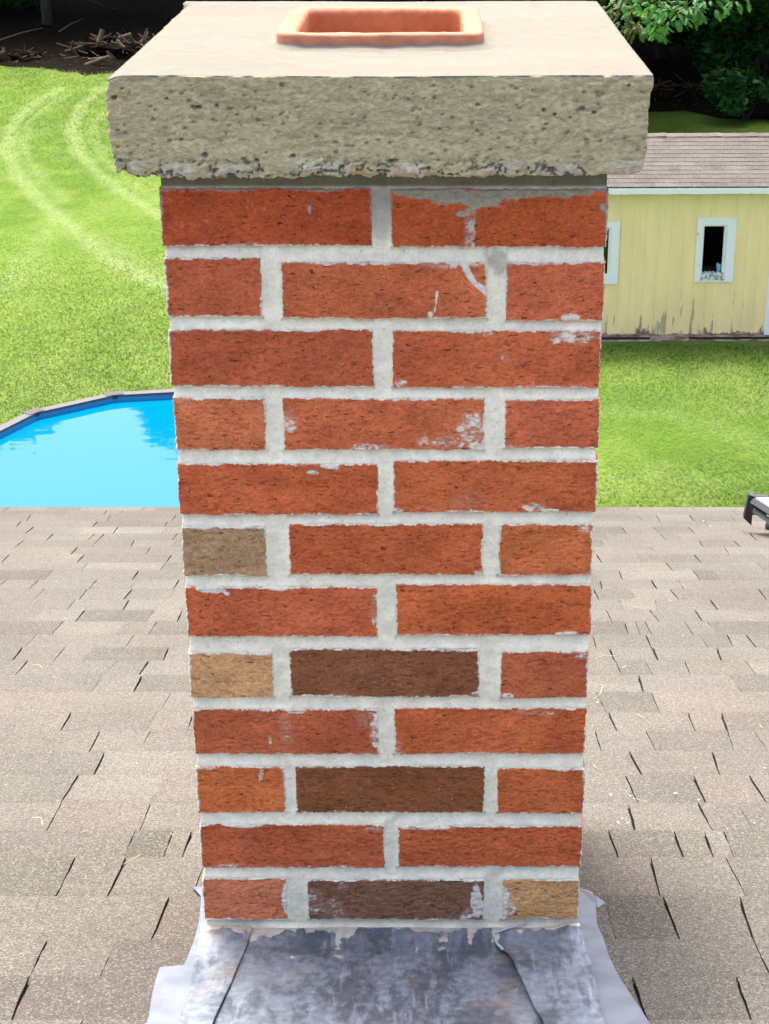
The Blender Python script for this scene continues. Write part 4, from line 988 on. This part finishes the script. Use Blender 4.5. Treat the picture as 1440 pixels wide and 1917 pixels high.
# brown bracken bed at the right and small brown mound at the left
def twig_heap(name, p, L, w, h, n, seed, label, cat, mat, col, lr=.012, ll=.5):
    r = random.Random(seed); t = empty(name, (p.x, p.y, 0)); tag(t, label, cat)
    bm_ = bmesh.new(); bmesh.ops.create_icosphere(bm_, subdivisions=4, radius=1)
    for v in bm_.verts:
        k = float(fbm(v.co.x * 3, v.co.y * 3, v.co.z * 3, 4, seed)) + .4; v.co = Vector((v.co.x * L * k, v.co.y * w * k, max(-.05, v.co.z) * h * k))
    me = bpy.data.meshes.new('mound'); bm_.to_mesh(me); bm_.free(); me.materials.append(M_LITTER); o = bpy.data.objects.new('mound', me); COL.objects.link(o); o.parent = t
    mb = MB()
    for k in range(n):
        a_ = r.uniform(0, 6.28); q = math.sqrt(r.random()); x, y = q * L * math.cos(a_), q * w * math.sin(a_); z = h * .85 * math.sqrt(max(0, 1 - q * q)) + r.uniform(-.02, .06)
        d_ = Vector((r.uniform(-1, 1), r.uniform(-1, 1), r.uniform(-.35, .45))).normalized() * ll * r.uniform(.3, 1)
        mb.tube([(x, y, max(z, .01)), (x + d_.x, y + d_.y, max(.01, z + d_.z))], lr * r.uniform(.5, 1.6), 5)
    mb.build('sticks', mat, t)
    return t
bp = on_z(215, 118, 0)
heap = twig_heap('brush_pile', bp + Vector((.2, .6, 0)), 1.7, .9, .62, 110, 91, 'heap of broken sticks and split wood at the left edge of the woods', 'brush pile', M_STICK, None, .022, .6)
mb = MB()
for (px, py, z, dx, dy, dz, r_) in ((185, 80, .55, .12, .1, .35, .075), (200, 95, .35, .25, .0, -.28, .06), (222, 72, .6, .35, .1, .1, .06), (160, 122, .1, .7, -.1, .25, .05), (165, 112, .2, .6, .1, .05, .045), (150, 90, .3, .3, .1, .12, .03), (205, 108, .25, .1, 0, -.5, .06), (232, 90, .45, -.2, .1, .2, .05)):
    p = on_z(px, py, z) - Vector(heap.location); mb = MB(); mb.tube([p, p + Vector((dx, dy, dz))], r_, 8); mb.build('split_log', M_LOG, heap)
twig_heap('dead_leaf_heap', on_z(32, 118, 0) + Vector((0, .3, 0)), .8, .5, .32, 50, 92, 'small brown heap of dead leaves on the far left lawn edge', 'leaf heap', M_LOG, None, .010, .3)
twig_heap('dead_bracken', on_z(1290, 190, 0), 1.9, .6, .45, 160, 93, 'low bed of brown dead stems on the shaded woods edge behind the shed', 'dead stems', simple('dead_stem', (.085, .058, .035), .9, .1), None, .008, .5)
mb = MB()
for px, py, dx, dz in ((165, 0, 1.5, -.5), (0, 75, 1.2, .3), (110, 60, .7, .35)):
    p = on_z(px, py, .5); mb.tube([p, p + Vector((dx * .5, .2, dz * .6)), p + Vector((dx, .3, dz))], [.025, .02, .008], 6)
o = mb.build('fallen_branches', M_STICK); tag(o, 'thin bare fallen branches in the dark woods at the upper left', 'branches', kind='stuff')

# ---- oak with the bright lobed leaves
OAKL = []
def oak_leaf():
    half = [(0, .06), (.10, .05), (.16, .20), (.24, .09), (.36, .12), (.42, .30), (.50, .14), (.62, .13), (.68, .26), (.76, .11), (.88, .13), (1.0, .0)]
    pts = [(0, -.0)] + [(x, y) for x, y in half] + [(x, -y) for x, y in half[-2::-1]]
    return pts
LP = oak_leaf(); NL = len(LP)
OSC = .74
oak = tag(empty('oak_tree', (9.3, 29.5, 0)), 'oak tree with bright lobed green leaves hanging in at the top right', 'tree')
OK0 = Vector(oak.location)
r = random.Random(5)
V = []; F = []; C = []
def add_leaf(p, d, nrm, L, col):
    d = d.normalized(); s__ = d.cross(nrm).normalized(); n_ = s__.cross(d)
    b0 = len(V); V.append(tuple(p + d * .45 * L + n_ * .03 * L)); C.append(col + (1,))
    for x, y in LP:
        q = p + d * (x * L) + s__ * (y * L) + n_ * (-.25 * L * (x - .45) ** 2 - abs(y) * .35 * L); V.append(tuple(q)); C.append(col + (1,))
    for k in range(NL): F.append((b0, b0 + 1 + k, b0 + 1 + (k + 1) % NL))
sprays = []
for (px, py, Y, rad, n) in ((1250, 30, 26.5, .42, 60), (1290, 12, 26.3, .40, 60), (1330, 2, 26.2, .36, 40), (1375, 2, 26.0, .22, 14), (1232, 52, 26.6, .22, 22), (1228, 62, 26.4, .18, 16), (1205, 22, 26.8, .35, 34), (1300, -25, 26.2, .6, 60), (1220, -30, 26.5, .6, 60), (1380, -40, 26.2, .6, 50), (1262, 18, 26.2, .25, 24), (1230, 8, 26.4, .3, 30), (1165, -10, 26.9, .4, 30)):
    p = on_y(px, py, Y); sprays.append((p, rad * OSC, int(n * .62), (.062, .205, .034)))
for (px, py, Y, rad, n) in ((1185, 45, 28.5, .30, 30), (1160, 42, 28.5, .22, 22), (1168, 12, 28.4, .32, 30), (1195, 48, 28.3, .18, 14), (1150, 5, 28.5, .3, 26)):
    p = on_y(px, py, Y); sprays.append((p, rad * OSC, int(n * .7), (.065, .105, .018)))
for p, rad, n, col in sprays:
    p = p - OK0
    for k in range(n):
        d = Vector((r.gauss(0, 1), r.gauss(0, 1), r.gauss(0, .6))).normalized(); q = p + d * rad * r.random() ** .5
        dr = (d + Vector((-.2, -.3, -.55))).normalized(); nr = Vector((r.gauss(0, .45), r.gauss(-.35, .45), 1)).normalized(); j = r.uniform(.75, 1.25)
        add_leaf(q, dr, nr, r.uniform(.13, .21), (col[0] * j, col[1] * j, col[2] * j))
leaves = mesh_obj('lobed_leaves', V, F, M_LEAF, oak, np.array(C))
bl = [(r.uniform(-3.0, 3.2), r.uniform(-2.6, 3.2), r.uniform(5.6, 12.0), r.uniform(.7, 1.3)) for _ in range(34)]
Vc, Fc, Cc = leaf_cloud(7000, bl, .16, [(.06, .16, .03), (.08, .2, .04)], 77); mesh_obj('crown', Vc, Fc, M_LEAF, oak, Cc)
mb = MB(); mb.tube([(0, 0, -.1), (.05, 0, 3), (0, .1, 6), (.1, 0, 9), (0, 0, 11)], [.26, .21, .18, .12, .05], 12)
for b_ in bl[:12]: mb.tube([(0, .05, max(4.5, b_[2] - 2.5)), (b_[0] * .5, b_[1] * .5, b_[2] - .5), b_[:3]], [.08, .05, .01], 6)
mb.build('trunk', M_BARK, oak, smooth=True)
mb = MB(); st = Vector((0, 0, 6.2))
for p, rad, n, col in sprays:
    q = p - OK0; mb.tube([st, st.lerp(q, .5) + Vector((0, 0, .5)), q + Vector((0, 0, .1))], [.05, .03, .007], 5)
mb.build('branches', M_BARK, oak)

# ------------------------------------------------------------------ SHED
SY = 21.67
shed = tag(empty('shed', (0, 0, 0)), 'pale yellow wooden shed with peeling paint and a brown shingled roof', 'shed')
shed.location = (2.4, SY, 0); shed.rotation_euler = (0, 0, math.radians(.9))
SO = Vector(shed.location)
X0, X1, ZB, ZT = -2.2, 5.6, .115, 2.16          # local x of the front wall
wins = [(3.722 - 2.4, 4.260 - 2.4, .873, 1.775), (2.106 - 2.4, 2.650 - 2.4, .850, 1.734)]
ops = [(3.806 - 2.4, 4.140 - 2.4, .965, 1.674), (2.19 - 2.4, 2.537 - 2.4, .94, 1.645)]
xs = set([X0, X1]); bx = X0; rec = []
while bx < X1: xs.add(round(bx, 4)); xs.add(round(bx + .010, 4)); rec.append((round(bx, 4), round(bx + .010, 4))); bx += .176
for o_ in ops: xs.add(o_[0]); xs.add(o_[1])
for k in range(int((X1 - X0) / .022)): xs.add(round(X0 + k * .022, 4))
xs = sorted(x for x in xs if X0 <= x <= X1); zs = sorted(set([ZB, ZB + .03, ZB + .07, ZT] + [o_[2] for o_ in ops] + [o_[3] for o_ in ops] + [.4, .7, 1.2, 1.9]))
V = []; F = []; id_ = {}
def gy_(x): return .009 if any(a_ - 1e-5 <= x <= b_ - 1e-3 for a_, b_ in rec) else 0.0
for i, x in enumerate(xs):
    nn = float(fbm(x * 9, 0, 0, 4, 900)); rot = float(sm(fbm(x * 1.2 + 3, 0, 0, 2, 910), .45, .65))
    zb = ZB + (nn - .5) * .05 + rnd.uniform(-.012, .012) + rot * rnd.uniform(0, .05)
    for j, z in enumerate(zs):
        zz = zb if j == 0 else (z if z > ZB + .08 else max(z, zb + .01 * j)); id_[(i, j)] = len(V); V.append((x, gy_(x), zz))
for i in range(len(xs) - 1):
    for j in range(len(zs) - 1):
        cx, cz = (xs[i] + xs[i + 1]) / 2, (zs[j] + zs[j + 1]) / 2
        if any(o_[0] < cx < o_[1] and o_[2] < cz < o_[3] for o_ in ops): continue
        F.append((id_[(i, j)], id_[(i + 1, j)], id_[(i + 1, j + 1)], id_[(i, j + 1)]))
n = len(V)
V += [(v[0], v[1] + .02, v[2]) for v in V]; F += [tuple(q + n for q in f_)[::-1] for f_ in F]
DP = 3.2
mbw = MB(); mbw.add(V, F)
mbw.box(X0, X0 + .02, .03, DP, ZB, ZT); mbw.box(X1 - .02, X1, .03, DP, ZB, ZT); mbw.box(X0, X1, DP, DP + .02, ZB, ZT)
mbw.build('wall', M_YEL, shed)
mb = MB(); mb.box(X0 + .03, X1 - .03, .035, DP - .03, ZB + .06, ZB + .08); mb.box(X0 + .03, X1 - .03, .035, DP - .03, ZT - .04, ZT - .02)
mb.box(X0 + .03, X1 - .03, 1.9, 1.93, ZB + .08, ZT - .04); mb.build('inside', M_DARK, shed)
mb = MB(); 
for k in range(40):
    x = X0 + .02 + k * .195; 
    if x + .195 > X1: break
    mb.box(x, x + .1955, .022, .07, .045 + rnd.uniform(0, .01), ZB + .05)
mb.box(X0, X1, -.012, .09, .0, .045, None)
mb.build('skirt_board', M_SKIRT, shed)
mb = MB(); mb.box(.05, .75, -.016, .05, .040, .062); mb.box(1.3, 2.85, -.016, .05, .038, .060); mb.build('skirt_gap_shade', M_BLACK, shed)  # solid black strips standing in for the shade in the gaps
# roof: rows of shingles
ze = 2.235; yE = -.16; zR = (7.3 - (SY + 1.5 + 1.578) * math.tan(TH - math.atan((958.5 - 252) / 3207))); yR = 1.5
rl = math.hypot(yR - yE, zR - ze); ux, uz = (yR - yE) / rl, (zR - ze) / rl
V = []; F = []; C = []
NR = 13
for k in range(NR):
    a0 = rl * k / NR; a1 = rl * (k + 1) / NR + .02; x = X0 - .15 - rnd.uniform(0, .3)
    while x < X1 + .15:
        w_ = rnd.uniform(.14, .40); xa, xb = max(x, X0 - .15), min(x + w_ - .004, X1 + .15); x += w_
        if xb - xa < .01: continue
        tone = rnd.gauss(1, .055); b0 = len(V); hl = .007 + rnd.uniform(-.0015, .002)
        for (aa, hh) in ((a0, hl), (a1, .002)):
            for xx in (xa, xb): V.append((xx, yE + ux * aa - uz * hh, ze + uz * aa + ux * hh)); C.append((.108 * tone, .099 * tone, .086 * tone, 1))
        for xx in (xa, xb): V.append((xx, yE + ux * a0, ze + uz * a0 - .002)); C.append((.05, .04, .035, 1))
        for xx in (xa, xb): V.append((xx, yE + ux * a0 - uz * hl, ze + uz * a0 + ux * hl)); C.append((.06, .045, .04, 1))
        F += [(b0, b0 + 1, b0 + 3, b0 + 2), (b0 + 4, b0 + 5, b0 + 7, b0 + 6)]
mb = MB()
o = mesh_obj('roof', V, F, M_SHING2, shed, np.array(C))
# ridge caps (sub-part), deck, back slope
V = []; F = []; C = []; x = X0 - .15
while x < X1 + .15:
    w_ = .26; tone = rnd.gauss(1, .07); b0 = len(V); l0 = .018 + rnd.uniform(0, .006)
    for xx, lf in ((x, .012), (x + w_ + .02, l0)):
        for (yy, zz) in ((-.11, -.11 * uz / ux - .0), (-.02, -.002), (.02, -.002), (.11, -.11 * uz / ux)): V.append((xx, yR + yy, zR + zz + lf)); C.append((.13 * tone, .115 * tone, .105 * tone, 1))
    for q in range(3): F.append((b0 + q, b0 + 4 + q, b0 + 5 + q, b0 + 1 + q))
    x += w_
mesh_obj('ridge_cap', V, F, M_SHING2, o, np.array(C))
mb = MB(); P_ = [(X0 - .14, yE + .004, ze - .012), (X1 + .14, yE + .004, ze - .012), (X0 - .14, yR, zR - .012), (X1 + .14, yR, zR - .012), (X0 - .14, 2 * yR - yE + .3, ze - .1), (X1 + .14, 2 * yR - yE + .3, ze - .1)]
P2 = P_ + [(v[0], v[1], v[2] - .03) for v in P_]; mb.add(P2, [(0, 1, 3, 2), (2, 3, 5, 4), (6, 8, 9, 7), (8, 10, 11, 9), (0, 6, 7, 1), (4, 5, 11, 10), (0, 2, 8, 6), (2, 4, 10, 8), (1, 7, 9, 3), (3, 9, 11, 5)], (.19, .155, .145))
mb.build('roof_deck', M_SHING2, shed, col=True)
# fascia with ragged lower edge
V = []; F = []; k = 0; x = X0 - .15; pts = []
while x < X1 + .15: pts.append(x); x += .03
zt_f = ze - .014
for x in pts:
    zb = zt_f - .078 + (float(fbm(x * 5, 0, 0, 4, 950)) - .5) * .018 + (rnd.uniform(0, .012) if rnd.random() < .12 else 0)
    V += [(x, yE - .012, zt_f), (x, yE - .012, zb), (x, yE + .01, zb), (x, yE + .01, zt_f)]
for k in range(len(pts) - 1):
    for q in range(4): F.append((k * 4 + q, k * 4 + (q + 1) % 4, k * 4 + 4 + (q + 1) % 4, k * 4 + 4 + q))
mesh_obj('fascia', V, F, M_WHITE, shed)
mb = MB(); mb.box(X0, X1, yE + .012, .0, ZT - .004, ZT + .012); mb.build('soffit', M_DARK, shed)
# windows
for wi, (w, o_) in enumerate(zip(wins, ops)):
    mb = MB()
    t_ = -.022
    mb.box(w[0], w[1], t_, .012, o_[3], w[3]); mb.box(w[0], o_[0], t_, .0122, w[2], o_[3] - .0004); mb.box(o_[1], w[1], t_, .0122, w[2], o_[3] - .0004)
    mb.box(o_[0] + .0004, o_[1] - .0004, t_, .012, w[2], o_[2])
    fo = mb.build('window', M_WHITE, shed)
    mb = MB(); s2 = .020
    mb.box(o_[0], o_[0] + s2, .0125, .06, o_[2], o_[3]); mb.box(o_[1] - s2 - (.015 if wi == 0 else .01), o_[1], .0125, .06, o_[2], o_[3]); mb.box(o_[0] + s2, o_[1] - s2 - .016, .0125, .06, o_[3] - s2, o_[3]); mb.build('frame', M_WHITE, fo)
    mb = MB(); n_ = 24; V = []; F = []
    for k in range(n_ + 1):
        x = o_[0] + .0 + (o_[1] - o_[0]) * k / n_; zt2 = o_[2] + .045 + (rnd.uniform(-.02, .012) if wi == 0 else 0); zb2 = w[2] + (.03 if wi == 0 else .07) + (rnd.uniform(-.015, .012) if wi == 0 else 0)
        V += [(x, -.030, zt2 - .006), (x, -.030, zb2), (x, .05, zb2), (x, .05, zt2)]
    for k in range(n_):
        for q in range(4): F.append((k * 4 + q, k * 4 + (q + 1) % 4, k * 4 + 4 + (q + 1) % 4, k * 4 + 4 + q))
    F += [(0, 3, 2, 1), (n_ * 4, n_ * 4 + 1, n_ * 4 + 2, n_ * 4 + 3)]
    mesh_obj('sill', V, F, M_ROT if wi == 0 else M_WHITE, fo)
    fo['label'] = 'white framed window with a rotten sill' if wi == 0 else 'white framed window half hidden by the chimney'
    if wi == 1:
        g = Mat('window_glass', .05, .5); g.color((.01, .02, .01)); g.b.inputs['Alpha'].default_value = 1
        mb = MB(); mb.box(o_[0] + s2, o_[1] - s2 - .011, .04, .044, o_[2] + .04, o_[3] - s2); mb.build('pane', g.m, fo)
# pale door at the right edge of the view
mb = MB(); dx0 = 4.757 - 2.4; mb.box(dx0, dx0 + .09, -.02, .0085, .10, 2.10); mb.box(dx0 + .86, dx0 + .95, -.02, .0085, .10, 2.10); mb.box(dx0 + .09, dx0 + .86, -.02, .0085, 2.01, 2.10)
dr = mb.build('door', M_WHITE, shed); mb = MB(); mb.box(dx0 + .095, dx0 + .855, -.012, .0085, .13, 2.0); mb.build('door_leaf', M_WHITE, dr)
mb = MB(); mb.box(dx0 + .78, dx0 + .80, -.05, -.0125, .98, 1.08); mb.build('handle', M_BLACK, dr)
# light blue tub standing inside the window
wx = 4.075; mb = MB(); V = []
tb = tag(empty('tub', (wx, SY + .12, 1.0)), 'small light blue plastic tub just inside the right shed window', 'tub')
ang = [2 * math.pi * k / 16 for k in range(16)]
V = [(math.cos(t) * .028, math.sin(t) * .028, 0) for t in ang] + [(math.cos(t) * .040, math.sin(t) * .040, .10 + .012 * math.cos(3 * t)) for t in ang] + [(math.cos(t) * .037, math.sin(t) * .037, .10 + .012 * math.cos(3 * t)) for t in ang] + [(math.cos(t) * .026, math.sin(t) * .026, .004) for t in ang]
F = [(r_ * 16 + k, r_ * 16 + (k + 1) % 16, (r_ + 1) * 16 + (k + 1) % 16, (r_ + 1) * 16 + k) for r_ in range(3) for k in range(16)] + [tuple(range(16))[::-1], tuple(range(48, 64))]
mesh_obj('shell', V, F, M_CYAN, tb)
mb = MB(); mb.box(3.75 - wx, 4.2 - wx, -.055, .25, -.03, -.001); mb.build('shelf', M_DARK, shed).location = (wx - 2.4, .12, 1.0)

# ------------------------------------------------------------------ POOL
pool = tag(empty('swimming_pool', (-2.6, 14.16, 0)), 'round above ground swimming pool full of bright blue water', 'pool')
NP = 13; RP = 1.99; a0 = math.radians(113.5); HP = 1.2
pa = [a0 + 2 * math.pi * k / NP for k in range(NP)]
def ring_pts(r_, z): return [(math.cos(t) * r_, math.sin(t) * r_, z) for t in pa]
V = ring_pts(RP - .07, 0) + ring_pts(RP - .07, HP - .02) + ring_pts(RP - .085, HP - .02) + ring_pts(RP - .085, .02)
mb = MB(); F = [(r_ * NP + k, r_ * NP + (k + 1) % NP, (r_ + 1) * NP + (k + 1) % NP, (r_ + 1) * NP + k) for r_ in range(1) for k in range(NP)]
mesh_obj('wall', V[:2 * NP], F, simple('pool_wall', (.45, .47, .5)), pool)
F = [(k, NP + k, NP + (k + 1) % NP, (k + 1) % NP) for k in range(NP)] + [tuple(range(NP))]
mesh_obj('liner', ring_pts(RP - .085, .02) + ring_pts(RP - .085, HP - .015), F, M_LINER, pool)
V = ring_pts(RP - .0853, HP - .065); mesh_obj('water', V, [tuple(range(NP))], M_WATER, pool)
for k in range(NP):
    t0, t1 = pa[k], pa[(k + 1) % NP]
    P = [Vector((math.cos(t) * r_, math.sin(t) * r_, 0)) for t in (t0, t1) for r_ in (RP - .085, RP + .02)]
    z0_, z1_ = HP - .018, HP + .012
    mb = MB(); q = [P[0], P[1], P[3], P[2]]
    V = [(p.x, p.y, z0_) for p in q] + [(p.x, p.y, z1_) for p in q]
    mb.add(V, [(0, 3, 2, 1), (4, 5, 6, 7), (0, 1, 5, 4), (1, 2, 6, 5), (2, 3, 7, 6), (3, 0, 4, 7)]); mb.build('top_rail', M_RAIL, pool)
for k in range(NP):
    t = pa[k]; M_ = Matrix.Translation((math.cos(t) * (RP - .03), math.sin(t) * (RP - .03), HP)) @ Matrix.Rotation(t, 4, 'Z')
    mb = MB(); mb.box(-.062, .058, -.10, .10, -.03, .017, None, M_); mb.build('rail_joint', M_RAILCAP, pool)
    M_ = Matrix.Translation((math.cos(t) * (RP - .02), math.sin(t) * (RP - .02), 0)) @ Matrix.Rotation(t, 4, 'Z')
    mb = MB(); mb.box(-.04, .04, -.06, .06, 0, HP - .031, None, M_); mb.build('upright', M_RAIL, pool)
